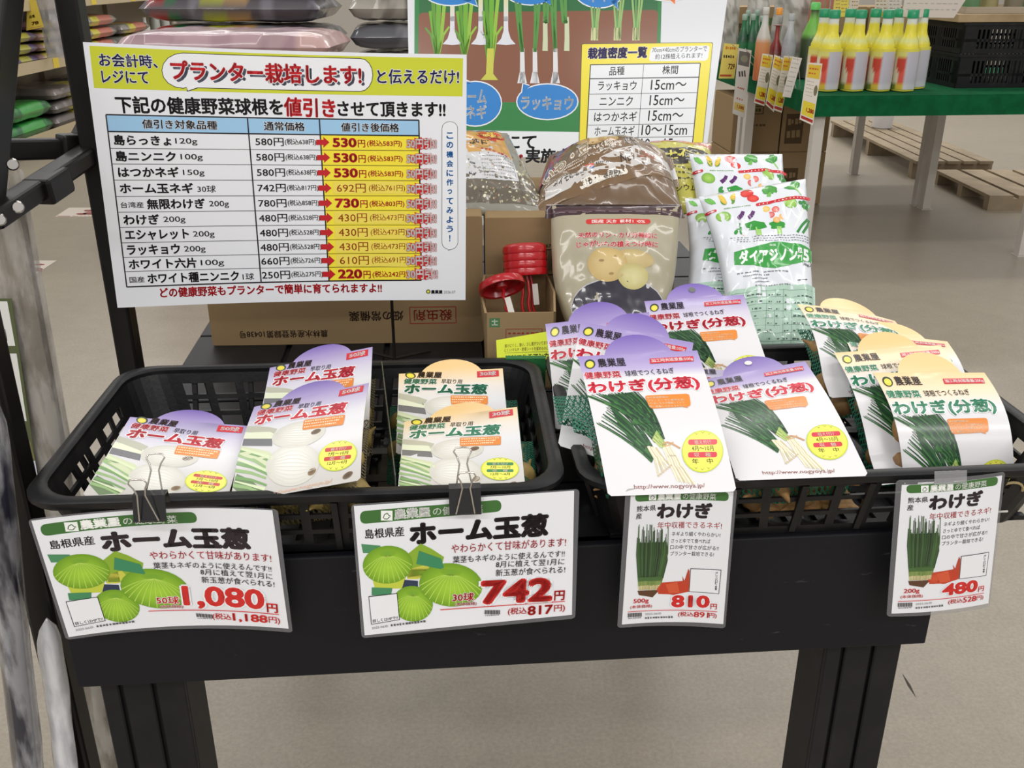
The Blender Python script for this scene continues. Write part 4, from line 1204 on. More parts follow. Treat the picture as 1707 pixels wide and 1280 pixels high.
# thin wire stand that carries it
m = MB(); b0 = at_z(658, 600, TZ + .0005); top = sS(.81, .9) - sn * .006
m.tube([b0, Vector((b0.x, b0.y, .9)), top + Vector((0, .004, .02)), top + Vector((0, .004, .16))], .0022, 8)
m.tube([b0 + Vector((-.05, .03, .003)), b0 + Vector((0, 0, .003)), b0 + Vector((.05, .03, .003))], .0022, 8)
tag(m.build('sign_stand', mat('dark_wire', rgb(50, 46, 42), rough=.35, metal=.6)), 'thin dark wire stand rising behind the discount sign', 'sign stand')

# ================================================================== planting poster behind the cartons
PQ = [(676, -170), (1236, -170), (1176, 262), (684, 262)]
def poster_art():
    a = Art(594, 470, PQ)
    g = rgb(24, 128, 56); g2 = rgb(14, 104, 46); brown = rgb(134, 80, 52); blue = rgb(20, 128, 208); wh = rgb(238, 242, 246)
    a.P([(692, -160), (1107, -160), (1100, 84), (975, 84), (975, 224), (690, 220)], g); a.z = 1
    a.P([(698, -160), (1100, -160), (1094, 84), (700, 84), (699, 60)], g2)
    a.z = 2
    a.RR([(698, 33), (1096, 28), (1090, 178), (697, 178)], 8, brown)
    a.R(690, 178, 1000, 190, rgb(26, 132, 58)); a.z = 3
    # plants: garlic bulbs in rows, spring onions
    def bulb(x, yb, w, col, stem, ytop):
        a.P([(x - w, yb), (x - w * .5, yb - 9), (x - 4, yb - 22), (x - 3.4, yb - 46), (x + 3.4, yb - 46), (x + 4, yb - 22), (x + w * .5, yb - 9), (x + w, yb), (x, yb + 1.5)], col)
        a.grad(x - 3.6, ytop, x + 3.8, yb - 38, stem, col)
    for x in (754, 801, 843): bulb(x, 85, 16, rgb(226, 228, 236), rgb(222, 214, 60), -20)
    for x, yb in ((729, 110), (774, 110), (817, 136)):
        for dx, top, wd in ((-8, -10, 7), (3, -40, 9), (14, -6, 6), (-20, 58, 3), (20, 56, 3), (-12, 30, 5)):
            a.L([(x + dx, top), (x + dx * .5, 70), (x, yb)], wd, [rgb(112, 178, 40), rgb(92, 156, 36), rgb(150, 196, 60)][(dx + 30) % 3], 5)
    a.z = 4
    a.P([(801, 143), (810, 133), (812, 92), (823, 92), (822, 133), (830, 143)], rgb(206, 206, 74))
    for x0, x1, yb in ((862, 870, 148), (898, 891, 148), (922, 925, 148), (912, 908, 96), (938, 944, 96)):
        for dx in (-6, 3):
            a.L([(x0 + dx, -20), ((x0 + x1) / 2 + dx * .4, 50), (x1, yb - 50)], 5, rgb(84, 150, 64), 6)
        a.L([(x1, yb - 56), (x1 + .5, yb - 20), (x1, yb)], 7, rgb(206, 216, 180) if yb < 100 else rgb(228, 230, 232), 9)
        if yb > 100: a.P([(x1 - 4, yb - 18), (x1 + 4, yb - 18), (x1 + 8, yb), (x1 - 8, yb)], rgb(230, 232, 236))
    for x in (990, 1028, 1059):
        for dx in (-5, 0, 5, 9):
            a.L([(x + dx * 1.6, -20), (x + dx * .6, 50), (x + dx * .5, 78)], 3.2, [rgb(96, 160, 84), rgb(150, 190, 110)][dx % 2], 3)
        for dx in (-5, 0, 5): a.L([(x + dx * .7, 58), (x + dx * .9, 79)], 3.4, rgb(214, 216, 160))
    # speech bubbles
    def bub(cx, cy, rx, ry, tail, col=blue, edge=wh):
        a.z = 4; a.E(cx, cy, rx + 2, ry + 2, edge); a.P([(p[0] + (p[0] - cx) * .04, p[1] + (p[1] - cy) * .08) for p in tail], edge)
        a.z = 5; a.E(cx, cy, rx, ry, col); a.P(tail, col); a.z = 6
    bub(752, -10, 50, 30, [(772, 12), (795, 21), (790, 6)])
    bub(884, -12, 48, 31, [(906, 12), (918, 20), (916, 4)])
    bub(998, -8, 42, 32, [(1018, 14), (1029, 27), (1027, 8)])
    bub(1112, -16, 52, 28, [(1112, 8), (1124, 19), (1124, 5)], rgb(240, 122, 46))
    bub(792, 180, 43, 34, [(770, 150), (764, 140), (786, 148)])
    bub(912, 177, 50, 27, [(870, 163), (872, 149), (884, 153)])
    a.T('ニンニク', (712, -2), (798, -2), 19, wh, .03); a.T('わけぎ', (846, -5), (918, -5), 22, wh, .03); a.T('ネギ', (980, 6), (1014, 4), 20, wh, .03); a.T('タマ', (978, -18), (1014, -18), 18, wh, .03)
    a.T('収穫できる!!', (1070, -3), (1150, -3), 16, wh, .02)
    a.T('ホーム', (762, 169), (811, 169), 23, wh, .03); a.T('ネギ', (776, 193), (811, 193), 22, wh, .03); a.T('ラッキョウ', (868, 179), (955, 180), 22, wh, .03)
    # spacing chart
    yel = rgb(244, 228, 44); blk = rgb(30, 26, 30)
    a.z = 4; a.RR([(968.5, 84), (1187, 82), (1166, 300), (963.5, 300)], 3, rgb(90, 88, 40)); a.z = 5; a.RR([(969.5, 85), (1186, 83), (1165, 300), (964.5, 300)], 3, yel)
    a.z = 6
    a.T('栽植密度一覧', (979, 100), (1078, 98), 19, rgb(52, 36, 118), .045, out=rgb(250, 246, 220), ow=.05)
    a.RR([(1084, 90), (1182, 87), (1178, 112), (1080, 113)], 6, wh); a.z = 7
    a.T('70cm×40cmのプランターで', (1086, 94.5), (1177, 92), 9, rgb(60, 54, 70), .004); a.T('約12株植えられます!', (1091, 105.5), (1169, 103), 9, rgb(60, 54, 70), .004)
    a.z = 6; a.P([(984, 118), (1166, 115.5), (1150, 300), (976, 300)], wh); a.z = 7
    ys = [117, 139.5, 164, 188, 212, 232, 254]
    for i, y in enumerate(ys): a.L([(984 - i * 1.0, y + 1.5), (1166 - i * 2.3, y - 1)], 1.6 if i < 2 else .8, blk)
    a.L([(983.5, 118), (976, 262)], 1.6, blk); a.L([(1166, 116), (1152, 262)], 1.6, blk); a.L([(1072, 117), (1061, 262)], .8, blk)
    a.T('品種', (1015, 129), (1040, 128), 14, blk, .012); a.T('株間', (1103, 127), (1129, 126.5), 14, blk, .012)
    for i, (n_, x0, x1, d_, d0, d1) in enumerate((('ラッキョウ', 996, 1060, '15cm〜', 1084, 1143), ('ニンニク', 999, 1054, '15cm〜', 1082, 1140), ('はつかネギ', 990, 1061, '15cm〜', 1080, 1138), ('ホーム玉ネギ', 991, 1057, '10〜15cm', 1069, 1145), ('わけぎ', 1000, 1040, '10〜15cm', 1068, 1144))):
        y = (ys[i + 1] + ys[i + 2]) / 2
        a.T(n_, (x0, y + .5), (x1, y), 15 if i < 4 else 14, blk, .012); a.T(d_, (d0, y - 1), (d1, y - 1.5), 16, blk, .008)
    # foot line
    a.z = 2; a.P([(684, 224), (964, 224), (964, 262), (684, 262)], wh); a.z = 3
    a.T('レジにて', (790, 239), (894, 239), 22, blk, .03); a.T('プラン', (760, 263), (872, 263), 24, rgb(196, 28, 36), .05); a.T('実施中', (876, 260), (950, 260), 22, blk, .04)
    return a
pp = [at_d(676, -170, 1.80), at_d(1236, -170, 1.80), at_d(1176, 262, 1.84), at_d(684, 262, 1.84)]
t = thing('planting_poster', 'large green and brown planter chart poster standing behind the fertilizer bags', 'poster', (pp[3] + pp[2]) / 2)
sheet('poster_sheet', poster_art(), box_outline(594, 470), bil(*pp), print_mat('poster_print', rough=.35, coat=.3), t, base=rgb(226, 229, 235), back=rgb(215, 216, 220), thick=.001)
for f in (.2, .8):
    a0 = pp[3].lerp(pp[2], f); a1 = pp[0].lerp(pp[1], f); up = (a1 - a0).normalized()
    m = MB(); m.bar(a0 + up * .2 + Vector((0, .009, 0)), a0 - up * ((a0.z - TZ - .004) / up.z) + Vector((0, .009, 0)), .02, .01, up=(0, 1, 0))
    m.build('support_batten', mat('batten_white', rgb(190, 188, 184), rough=.5), t)
# ================================================================== goods standing on the back of the table
BOXCOL = rgb(152, 128, 94); BOXCOL2 = rgb(136, 112, 80)
CARTON_PRINT = print_mat('printed_cardboard', rough=.8, bump=(60, .08), spec=.2)
def carton(label, x0, y0, w, d, h, yaw, art, z=TZ + .0005, group='brown cartons on the display table'):
    t = thing('cardboard_box', label, 'box', (x0, y0, z), yaw, group)
    M = Matrix.Translation((x0, y0, z)) @ Matrix.Rotation(yaw, 4, 'Z')
    m = MB(); m.col = BOXCOL; m.box(0, .0015, 0, w, d, h, M)
    m.build('box_body', CARTON_PRINT, t, bevel=.004)
    P = [M @ Vector(p) for p in ((0, 0, h), (w, 0, h), (w, 0, 0), (0, 0, 0))]
    sheet('front_panel', art, box_outline(art.w, art.h, 5), bil(*P), CARTON_PRINT, t, base=BOXCOL, back=BOXCOL2, thick=.0012)
    # flap seam along the top
    m = MB(); m.col = rgb(120, 94, 62); m.box(.004, d / 2 - .001, h, w - .004, d / 2 + .001, h + .0006, M); m.build('flap_seam', CARTON_PRINT, t)
    return t
br = rgb(58, 40, 30); rdp = rgb(150, 56, 44)
def c1art():
    a = Art(414, 195)
    a.z = 0
    # lettering is printed upside down
    k = [(0, 195), (414, 195)]
    def up(s_, x0, x1, y, h, c): a.T_mm(s_, (x1, y), (x0, y), h, c, .02)
    up('農林水産省登録第10438号', 42, 176, 178, 12, br)
    up('畑の常備薬', 210, 292, 151, 16, br)
    for p in (((302, 138), (372, 138)), ((372, 138), (372, 164)), ((372, 164), (302, 164)), ((302, 164), (302, 138))): a.L(list(p), 1.4, rdp)
    up('殺虫剤', 308, 366, 151, 18, rdp)
    return a
def c2art():
    a = Art(285, 190)
    x = 30; r = random.Random(2)
    for p in (((28, 48), (120, 48)), ((28, 48), (28, 86)), ((120, 48), (120, 86)), ((28, 86), (120, 86))): a.L(list(p), 1.6, br)
    while x < 117:
        w = r.choice((.9, 1.6, 2.4)); a.R(x, 49, x + w, 80, br); x += w + r.choice((1.1, 1.8, 2.6))
    for i in range(4): a.T_mm('4 901234 567890'[i * 4:i * 4 + 4].strip() or '0', (50 + i * 18, 42), (62 + i * 18, 42), 5, br, .02)
    return a
carton('brown carton with upside down red framed lettering, under the discount sign', -.455, 1.372, .412, .30, .195, math.radians(2.5), c1art())
carton('brown carton with barcode on its face, behind the red anchors', -.040, 1.392, .285, .30, .192, math.radians(2.0), c2art())

# open carton with red mulch anchors
ox, oy, oz = -.036, 1.205, TZ + .0008
ow, od, oh = .094, .160, .110
t = thing('open_carton', 'small open top carton holding red disc anchors', 'box', (ox + ow / 2, oy + od / 2, oz))
M = Matrix.Translation((ox, oy, oz)) @ Matrix.Rotation(math.radians(2), 4, 'Z')
m = MB(); m.col = BOXCOL; th = .003
m.box(0, 0, 0, ow, od, th, M)
m.box(0, od - th, 0, ow, od, oh + .004, M)
for sx in (-1, 1):
    x = 0 if sx < 0 else ow
    V = []
    for y, z, fl in ((0, 0, 0), (od, 0, 0), (od, oh + .004, 0), (od * .55, oh, .006), (0, oh, 0)):
        V.append((x + sx * fl, y, z))
    V2 = [(p[0] - sx * th, p[1], p[2]) for p in V]
    k = len(V); W = [M @ Vector(p) for p in V + V2]
    m.add(W, [tuple(range(k)) if sx < 0 else tuple(reversed(range(k))), tuple(range(k, 2 * k)) if sx > 0 else tuple(reversed(range(k, 2 * k)))] + [(i, (i + 1) % k, k + (i + 1) % k, k + i) for i in range(k)])
m.build('box_body', CARTON_PRINT, t)
a = Art(94, 110)
gr = rgb(40, 128, 84)
a.R(6, 7, 20, 20, gr); a.z = 1
for i in range(5):
    a.R(6, 7 + i * 2.7, 20, 7.4 + i * 2.7, BOXCOL); a.R(6 + i * 2.9, 7, 6.4 + i * 2.9, 20, BOXCOL)
a.R(9, 11, 17, 12.4, rgb(190, 220, 196)); a.R(9, 16, 17, 17.4, rgb(190, 220, 196)); a.R(12.3, 9, 13.7, 17.4, rgb(190, 220, 196))
for p in (((28, 23), (76, 23)), ((28, 23), (28, 40)), ((76, 23), (76, 40)), ((28, 40), (76, 40))): a.L(list(p), .8, rdp)
a.scrib((31, 29), (73, 29), 3, rdp, 7, 3)
P = [M @ Vector(p) for p in ((0, 0, oh), (ow, 0, oh), (ow, 0, 0), (0, 0, 0))]
sheet('front_panel', a, box_outline(94, 110), bil(*P), CARTON_PRINT, t, base=BOXCOL, back=BOXCOL2, thick=.002)

RED_PL = mat('red_plastic', rgb(178, 18, 28), rough=.25, coat=.4)
def anchor(label, c, axis, n_disc, n_pin, length, label_side, rd=.031):
    t = thing('mulch_anchor', label, 'mulch anchor', c, 0, 'red mulch anchors in the open carton')
    q = Vector((0, 0, 1)).rotation_difference(Vector(axis).normalized()).to_matrix().to_4x4()
    M = Matrix.Translation(c) @ q
    for k in range(n_disc):
        z = -k * .0105
        m = MB()
        m.lathe([(.004, z - .006), (.008, z - .004), (.010, z + .002), (rd * .62, z + .005), (rd * .78, z + .002), (rd * .84, z - .005), (rd * .97, z - .006), (rd, z - .002), (rd * .96, z + .004), (rd * .8, z + .0075), (rd * .55, z + .0085), (.010, z + .008), (.003, z + .009)], 28, M)
        m.build('disc_head', RED_PL, t, smooth=40)
    for k in range(n_pin):
        a = 2 * math.pi * k / max(1, n_pin); r_ = .006 if n_pin > 1 else 0
        pts = []
        for i in range(9):
            f = i / 8; wob = .0016 * math.sin(i * 2.2)
            pts.append(M @ Vector((r_ * math.cos(a) * (1 + .6 * f) + wob, r_ * math.sin(a) * (1 + .6 * f), -.003 - length * f)))
        m = MB(); m.tube(pts, .0022, 8); m.build('pin', RED_PL, t, smooth=True)
    m = MB(); b = M @ Vector((label_side, -.006, -length * .42)); e = M @ Vector((label_side + .001, -.006, -length * .42 - .030))
    m.bar(b, e, .008, .0012, up=(0, 1, 0)); m.build('paper_label', mat('label_white', rgb(214, 208, 200), rough=.6), t)
    return t
anchor('red disc anchor with its shallow dish tilted to the left, foremost', at_d(836, 476, 1.325), (-.22, .62, .75), 1, 1, .050, .004, .033)
anchor('stack of red disc anchors standing upright behind the tilted one', at_d(874, 415, 1.385), (-.06, .30, .95), 4, 5, .120, .012, .032)

# lime header card of wavy mulch anchors
a = Art(80, 62, [(827, 567), (915, 552), (922, 618), (830, 628)]); a.crop(780, 380, 5.335)
a.T('抜けにくく、強い。少し差がついてます', (322, 1050), (712, 1018), 34, rgb(120, 66, 40), .01); a.T('にくい!マルチ・防草シートを留めるのに', (320, 1088), (712, 1066), 32, rgb(120, 66, 40), .01)
a.L([(322, 1112), (716, 1098)], 3, rgb(70, 80, 30)); a.T('波付マルチアンカー', (328, 1158), (770, 1128), 54, rgb(34, 34, 30), .03)
P = [at_d(827, 567, 1.235), at_d(915, 552, 1.235), at_d(922, 618, 1.205), at_d(830, 628, 1.205)]
t = thing('anchor_header_card', 'lime green header card in front of the open carton', 'header card', (P[2] + P[3]) / 2)
sheet('printed_card', a, box_outline(80, 62), bil(*P), PAPER, t, cut=(10, 10), base=rgb(200, 212, 50), back=rgb(210, 214, 160), thick=.0005)
m = MB(); q = P[3].lerp(P[2], .5); m.bar(Vector((q.x, q.y + .006, q.z + .02)), Vector((q.x, q.y + .006, TZ + .0005)), .05, .010, up=(0, 1, 0)); m.build('anchor_pack', mat('green_net_pack', rgb(40, 110, 60), rough=.5), t)

# ------------------------------------------------------------------ pillow shaped plastic bags
def pillow(name, label, cat, group, art, P, bulge, base, basecol=None, ex=2.6, crinkle=.004, seed=1, matl=None, back=None, edge=.0, warp=None, basez=None):
    B = bil(*P); n = -((P[1] - P[0]).cross(P[3] - P[0])).normalized()
    def prof(a, b):
        a = min(1, max(0, a)); b = min(1, max(0, b))
        return max(0, 1 - abs(2 * a - 1) ** ex) ** .55 * max(0, 1 - abs(2 * b - 1) ** ex) ** .55
    def S(a, b):
        p = B(a, b); q = prof(a, b)
        if warp: p = p + warp(a, b, n)
        w = noise.noise(Vector((a * 5 + seed * 7.3, b * 6, seed))) + .5 * noise.noise(Vector((a * 13 + seed, b * 11, seed * 2)))
        p = p + n * (bulge * q + crinkle * w * (.25 + .75 * q))
        if basez is not None and p.z < basez: p.z = basez
        return p
    c = (P[2] + P[3]) / 2
    t = thing(name, label, cat, c, 0, group)
    st = max(art.w, art.h) / 26
    sheet('printed_front', art, box_outline(art.w, art.h), S, matl or FILM, t, base=base, back=base, thick=.0006, cut=(st, st), basecol=basecol)
    m = MB(); m.col = back or base
    def G(a, b):
        p = B(a, b); q = prof(a, b)
        if warp: p = p + warp(a, b, n)
        p = p - n * (bulge * .8 * q + .0014)
        if basez is not None and p.z < basez: p.z = basez
        return p
    m.grid(G, 14, 14, flip=True); m.build('bag_back', matl or FILM, t, smooth=True)
    return t, S
FILM_W = print_mat('crinkled_bag_film', rough=.28, coat=.65, coat_rough=.08, bump=(26, .06))

# stand up pouch of potato fertilizer
def pouch_art():
    a = Art(185, 215, [(105, 60), (1300, 60), (1098, 1447), (215, 1447)])
    a.z = 0
    a.R(60, 60, 1310, 235, rgb(62, 36, 42)); a.z = 1
    a.R(60, 170, 1310, 186, rgb(96, 70, 74)); a.R(60, 60, 1310, 72, rgb(186, 180, 176))
    for i in range(9): a.L([(150 + i * 120, 195), (200 + i * 120, 190 + (i % 3) * 8), (240 + i * 120, 196)], 6, rgb(150, 140, 150))
    a.RR([(424, 302), (995, 298), (990, 362), (428, 368)], 32, rgb(206, 46, 42)); a.z = 2
    a.T('国産 天然素材100%', (478, 335), (944, 330), 44, rgb(250, 244, 240), .012); a.z = 2
    red = rgb(186, 42, 54); wh = rgb(240, 234, 226)
    a.T('天然のリン・カリ分補給に', (362, 500), (1040, 492), 64, red, .04, out=wh, ow=.03)
    a.T('じゃがいもの植えつけ時に', (352, 595), (1040, 588), 64, red, .04, out=wh, ow=.03)
    a.z = 0
    a.E(700, 1180, 430, 270, rgb(186, 184, 190)); a.z = 1; a.E(700, 1184, 424, 264, rgb(38, 34, 50)); a.z = 2
    a.E(830, 740, 170, 90, rgb(182, 160, 106), .1, rgb(204, 184, 130)); a.z = 3
    a.E(610, 790, 165, 160, rgb(190, 162, 102), .3, rgb(214, 190, 134)); a.z = 4
    a.E(560, 760, 22, 12, rgb(160, 132, 80)); a.E(680, 720, 18, 10, rgb(166, 138, 84)); a.E(640, 880, 20, 12, rgb(160, 132, 80))
    a.E(820, 900, 128, 112, rgb(186, 174, 110), .1, rgb(214, 206, 150)); a.z = 0
    return a
P = [at_d(919, 341, 1.395), at_d(1134, 341, 1.395), at_d(1100, 590, 1.335), at_d(940, 590, 1.335)]
pillow('stand_up_pouch', 'clear beige stand up pouch with red lettering and a potato picture', 'pouch', None, pouch_art(), P, .024, rgb(168, 160, 136), seed=3, matl=FILM_W, crinkle=.0035,
       warp=lambda a, b, n: Vector(((a - .5) * (.012 * math.sin(math.pi * min(1, max(0, b))) - .05 * max(0, (b - .45) / .55) ** 2), 0, 0)), basez=TZ + .001)

# insecticide bags with vegetables
def veg(a, kind, x, y, s):
    g1, g2 = rgb(60, 146, 60), rgb(96, 178, 76)
    if kind == 'pea':
        for r_ in (.7, 1.0): a.E(x + (r_ - .85) * 60 * s, y, 12 * s, 42 * s, g2, -.6, rgb(130, 200, 100))
    if kind == 'corn':
        for sx in (-1, 1):
            a.E(x + sx * 28 * s, y, 15 * s, 48 * s, rgb(222, 184, 60), -sx * -.3, rgb(238, 206, 90)); a.E(x + sx * 24 * s, y + 26 * s, 16 * s, 26 * s, rgb(100, 150, 60), sx * .3)
    if kind == 'tomato':
        a.E(x - 14 * s, y - 18 * s, 38 * s, 34 * s, rgb(206, 34, 34), 0, rgb(236, 80, 70), off=(-10, -10)); a.E(x + 18 * s, y + 30 * s, 34 * s, 28 * s, rgb(210, 38, 36), 0, rgb(240, 90, 80)); a.z += 1
        a.P([(x - 34 * s, y - 48 * s), (x - 14 * s, y - 40 * s), (x + 6 * s, y - 50 * s), (x - 10 * s, y - 34 * s)], g1); a.z -= 1
    if kind == 'broccoli':
        for dx, dy, r_ in ((-18, -10, 26), (16, -14, 28), (0, -28, 26), (24, 8, 20), (-22, 8, 18)): a.E(x + dx * s, y + dy * s, r_ * s, r_ * s, rgb(52, 138, 56), 0, g2)
        a.P([(x - 14 * s, y + 8 * s), (x + 12 * s, y + 8 * s), (x + 4 * s, y + 48 * s), (x - 20 * s, y + 46 * s)], rgb(120, 186, 90))
    if kind == 'lettuce':
        a.P([(x - 60 * s, y + 10 * s), (x - 20 * s, y - 16 * s), (x - 6 * s, y - 52 * s), (x + 20 * s, y - 60 * s), (x + 44 * s, y - 40 * s), (x + 40 * s, y - 8 * s), (x + 8 * s, y + 24 * s), (x - 30 * s, y + 22 * s)], rgb(56, 148, 60)); a.z += 1
        for t_ in (0, .5, 1): a.L([(x + 48 * s, y + 56 * s), (x + (4 + 14 * t_) * s, y + 8 * s), (x + (-30 + 60 * t_) * s, y - (4 + 40 * t_) * s)], 6 * s, rgb(150, 204, 110), 3 * s)
        a.z -= 1
    if kind == 'cabbage': a.E(x, y, 46 * s, 36 * s, rgb(120, 176, 62), .5, rgb(170, 210, 100))
    if kind == 'eggplant':
        for dx in (-22, 34): a.L([(x + dx * s + 10 * s, y - 26 * s), (x + dx * s, y), (x + dx * s - 22 * s, y + 20 * s)], 20 * s, rgb(92, 32, 104), 26 * s)
    if kind == 'pepper':
        for dx, dy, c in ((-50, 0, rgb(236, 190, 50)), (-20, 48, rgb(220, 60, 50)), (14, 10, rgb(228, 80, 50)), (64, 62, rgb(240, 176, 70)), (20, 92, rgb(238, 170, 60))): a.E(x + dx * s, y + dy * s, 26 * s, 24 * s, c, 0, mixc(c, (1, 1, 1, 1), .3))
    if kind == 'radish':
        a.L([(x + 16 * s, y - 30 * s), (x - 20 * s, y + 40 * s), (x - 58 * s, y + 120 * s)], 24 * s, rgb(238, 240, 236), 10 * s)
        for dx, dy in ((-24, -72), (4, -84), (34, -70), (0, -50), (22, -44)): a.E(x + (16 + dx) * s, y + dy * s, 17 * s, 15 * s, rgb(50, 136, 60))
        a.L([(x + 14 * s, y - 26 * s), (x + 20 * s, y - 70 * s)], 8 * s, g2)
    if kind == 'cucumber':
        for dx in (0, 36): a.L([(x + (44 + dx * .4) * s, y - 50 * s), (x + dx * s, y), (x + (-34 + dx) * s, y + 52 * s)], 16 * s, rgb(44, 134, 56))
    if kind == 'carrot':
        for dx, dy in ((0, -20), (-20, 10), (14, 8), (-4, -40)): a.E(x + dx * s, y + dy * s, 20 * s, 12 * s, rgb(54, 148, 62), dx)
        a.L([(x + 16 * s, y + 18 * s), (x + 50 * s, y + 44 * s)], 18 * s, rgb(238, 120, 60), 6 * s)
    if kind == 'greens':
        a.P([(x - 66 * s, y - 30 * s), (x - 10 * s, y - 48 * s), (x + 54 * s, y - 36 * s), (x + 70 * s, y + 2 * s), (x + 10 * s, y + 18 * s), (x - 50 * s, y + 12 * s)], rgb(44, 150, 52)); a.P([(x - 4 * s, y), (x + 30 * s, y), (x + 34 * s, y + 56 * s), (x + 2 * s, y + 56 * s)], rgb(158, 208, 110))
def insecticide_art():
    a = Art(185, 260, [(180, 350), (890, 232), (968, 1432), (380, 1432)])
    red = rgb(206, 34, 44); a.z = 1
    for k, x, y, s_ in (('pea', 240, 416, .9), ('corn', 345, 410, 1.1), ('tomato', 485, 395, 1.15), ('broccoli', 622, 360, 1.15), ('lettuce', 790, 330, 1.2), ('cabbage', 310, 560, 1.05), ('eggplant', 450, 566, 1.2), ('pepper', 640, 520, 1.0), ('cabbage', 760, 470, 1.2), ('radish', 850, 545, 1.1), ('carrot', 400, 680, 1.0), ('greens', 512, 664, 1.1), ('greens', 660, 664, 1.0), ('cucumber', 850, 640, 1.2)): veg(a, k, x, y, s_)
    a.z = 3
    a.RR([(520, 474), (922, 394), (928, 420), (522, 498)], 12, red); a.RR([(206, 498), (272, 490), (274, 510), (212, 520)], 9, red); a.z = 4
    for i in range(14): a.E(545 + i * 27, 482 - i * 5.4, 4, 4, rgb(250, 240, 240))
    a.T('→', (222, 507), (262, 503), 14, rgb(250, 244, 244), .05); a.z = 3
    a.scrib((318, 500), (490, 490), 9, rgb(130, 170, 120), 14, 5)
    gcol = rgb(54, 158, 66)
    a.P([(362, 830), (640, 772), (935, 800), (935, 886), (640, 952), (362, 912)], gcol); a.z = 4
    a.T('殺虫剤', (600, 797), (668, 795), 18, rgb(236, 246, 236), .01)
    a.T('ダイアジノン', (392, 872), (805, 858), 92, rgb(244, 248, 244), .05); a.T('粒', (806, 832), (842, 830), 38, rgb(244, 248, 244), .03); a.T('剤', (806, 880), (842, 878), 40, rgb(244, 248, 244), .03); a.T('5', (850, 858), (902, 855), 84, rgb(244, 248, 244), .05)
    a.z = 3
    blk = rgb(60, 64, 66)
    a.T('3kg入', (850, 920), (936, 918), 24, blk, .02)
    for i in range(3): a.scrib((340 + i * 20, 734 + i * 14), (930, 722 + i * 20), 7, rgb(120, 126, 130), 26, 30 + i)
    for i, (x0, x1) in enumerate(((380, 740), (420, 600), (480, 590), (500, 600), (500, 760))): a.scrib((x0, 972 + i * 22), (x1, 968 + i * 20), 9, rgb(120, 126, 130), 14, 40 + i)
    a.scrib((796, 1022), (886, 1014), 9, blk, 8, 50)
    # mint panel with a dose chart
    a.z = 1; a.P([(330, 1072), (960, 1040), (965, 1432), (345, 1432)], rgb(176, 206, 188)); a.z = 2
    for i in range(9): a.L([(350, 1096 + i * 38), (955, 1074 + i * 40)], 2.4, rgb(110, 140, 124))
    for x in (350, 580, 640, 700, 760, 950): a.L([(x, 1080), (x + 8, 1430)], 2, rgb(110, 140, 124))
    for i in range(8):
        for j, (x0, x1) in enumerate(((365, 560), (595, 630), (650, 690), (712, 750), (775, 930))): a.scrib((x0, 1115 + i * 39), (x1, 1112 + i * 39), 10, rgb(70, 96, 84), max(2, int((x1 - x0) / 26)), i * 7 + j)
    return a
IW = rgb(226, 230, 236); GI = 'white vegetable printed insecticide bags'
def insect(label, P, seed, fold=.02):
    return pillow('insecticide_bag', label, 'bag', GI, insecticide_art(), P, .020, IW, seed=seed, matl=FILM_W, crinkle=.005, ex=3.4,
        warp=lambda a, b, n: Vector((.012 * math.sin(math.pi * min(1, max(0, b))) * (1 - a), 0, 0)), basez=TZ + .001)
insect('white insecticide bag at the back, its red zip strip showing above the front bag', [at_d(1149, 257, 1.56), at_d(1304, 257, 1.56), at_d(1322, 548, 1.45), at_d(1158, 548, 1.45)], 5)
insect('white insecticide bag wedged on the left, only its vegetable edge visible', [at_d(1142, 330, 1.475), at_d(1292, 335, 1.475), at_d(1290, 575, 1.385), at_d(1128, 575, 1.385)], 8)
insect('white insecticide bag in front with the green lettered panel', [at_d(1165, 328, 1.425), at_d(1343, 298, 1.425), at_d(1362, 598, 1.335), at_d(1215, 598, 1.335)], 6)

# fertilizer bags lying on the cartons
GF = 'fertilizer bags on top of the cartons'
def chips_art():
    a = Art(230, 210, [(690, 225), (846, 226), (915, 362), (690, 354)])
    r = random.Random(4); a.z = 0
    C = [rgb(214, 206, 170), rgb(190, 184, 150), rgb(120, 110, 92), rgb(232, 226, 190), rgb(160, 140, 110), rgb(150, 104, 84), rgb(98, 90, 76)]
    a.P([(690, 305), (882, 300), (908, 348), (690, 346)], rgb(104, 96, 82)); a.z = 1
    for i in range(330):
        y = 345 - 75 * r.random() ** 1.3; x = r.uniform(692, 846 + (y - 226) * .46)
        a.E(x, y, r.uniform(1, 2.8), r.uniform(.8, 2), r.choice(C), r.uniform(0, 3), n=7)
    a.z = 2; a.k = (770, 210, 7.53)
    a.P([(-500, 110), (330, 100), (460, 160), (560, 420), (600, 520), (670, 770), (-500, 770)], rgb(206, 206, 208)); a.z = 3
    a.P([(-500, 110), (330, 100), (450, 170), (-500, 190)], rgb(84, 78, 96))
    a.P([(-500, 190), (470, 170), (540, 380), (590, 520), (530, 470), (-500, 420)], rgb(206, 158, 88))
    a.E(330, 240, 180, 62, rgb(206, 62, 46), .05); a.z = 4
    a.T('腐葉土', (290, 196), (420, 205), 34, rgb(248, 206, 90), .03); a.T('60%配合', (240, 228), (470, 240), 42, rgb(248, 214, 100), .03)
    a.T('肥料', (70, 325), (330, 345), 74, rgb(58, 46, 34), .03); a.T('kg', (60, 705), (150, 705), 50, rgb(40, 36, 34), .03)
    a.T('保証票', (66, 590), (130, 600), 28, rgb(70, 70, 70), .01); a.scrib((160, 405), (540, 490), 26, rgb(196, 60, 56), 8, 3)
    for i in range(7): a.scrib((215, 500 + i * 38), (610, 510 + i * 38), 12, rgb(150, 150, 150), 14, 60 + i)
    a.L([(185, 450), (250, 740)], 4, rgb(120, 120, 120)); a.L([(580, 520), (640, 760)], 4, rgb(120, 120, 120))
    return a
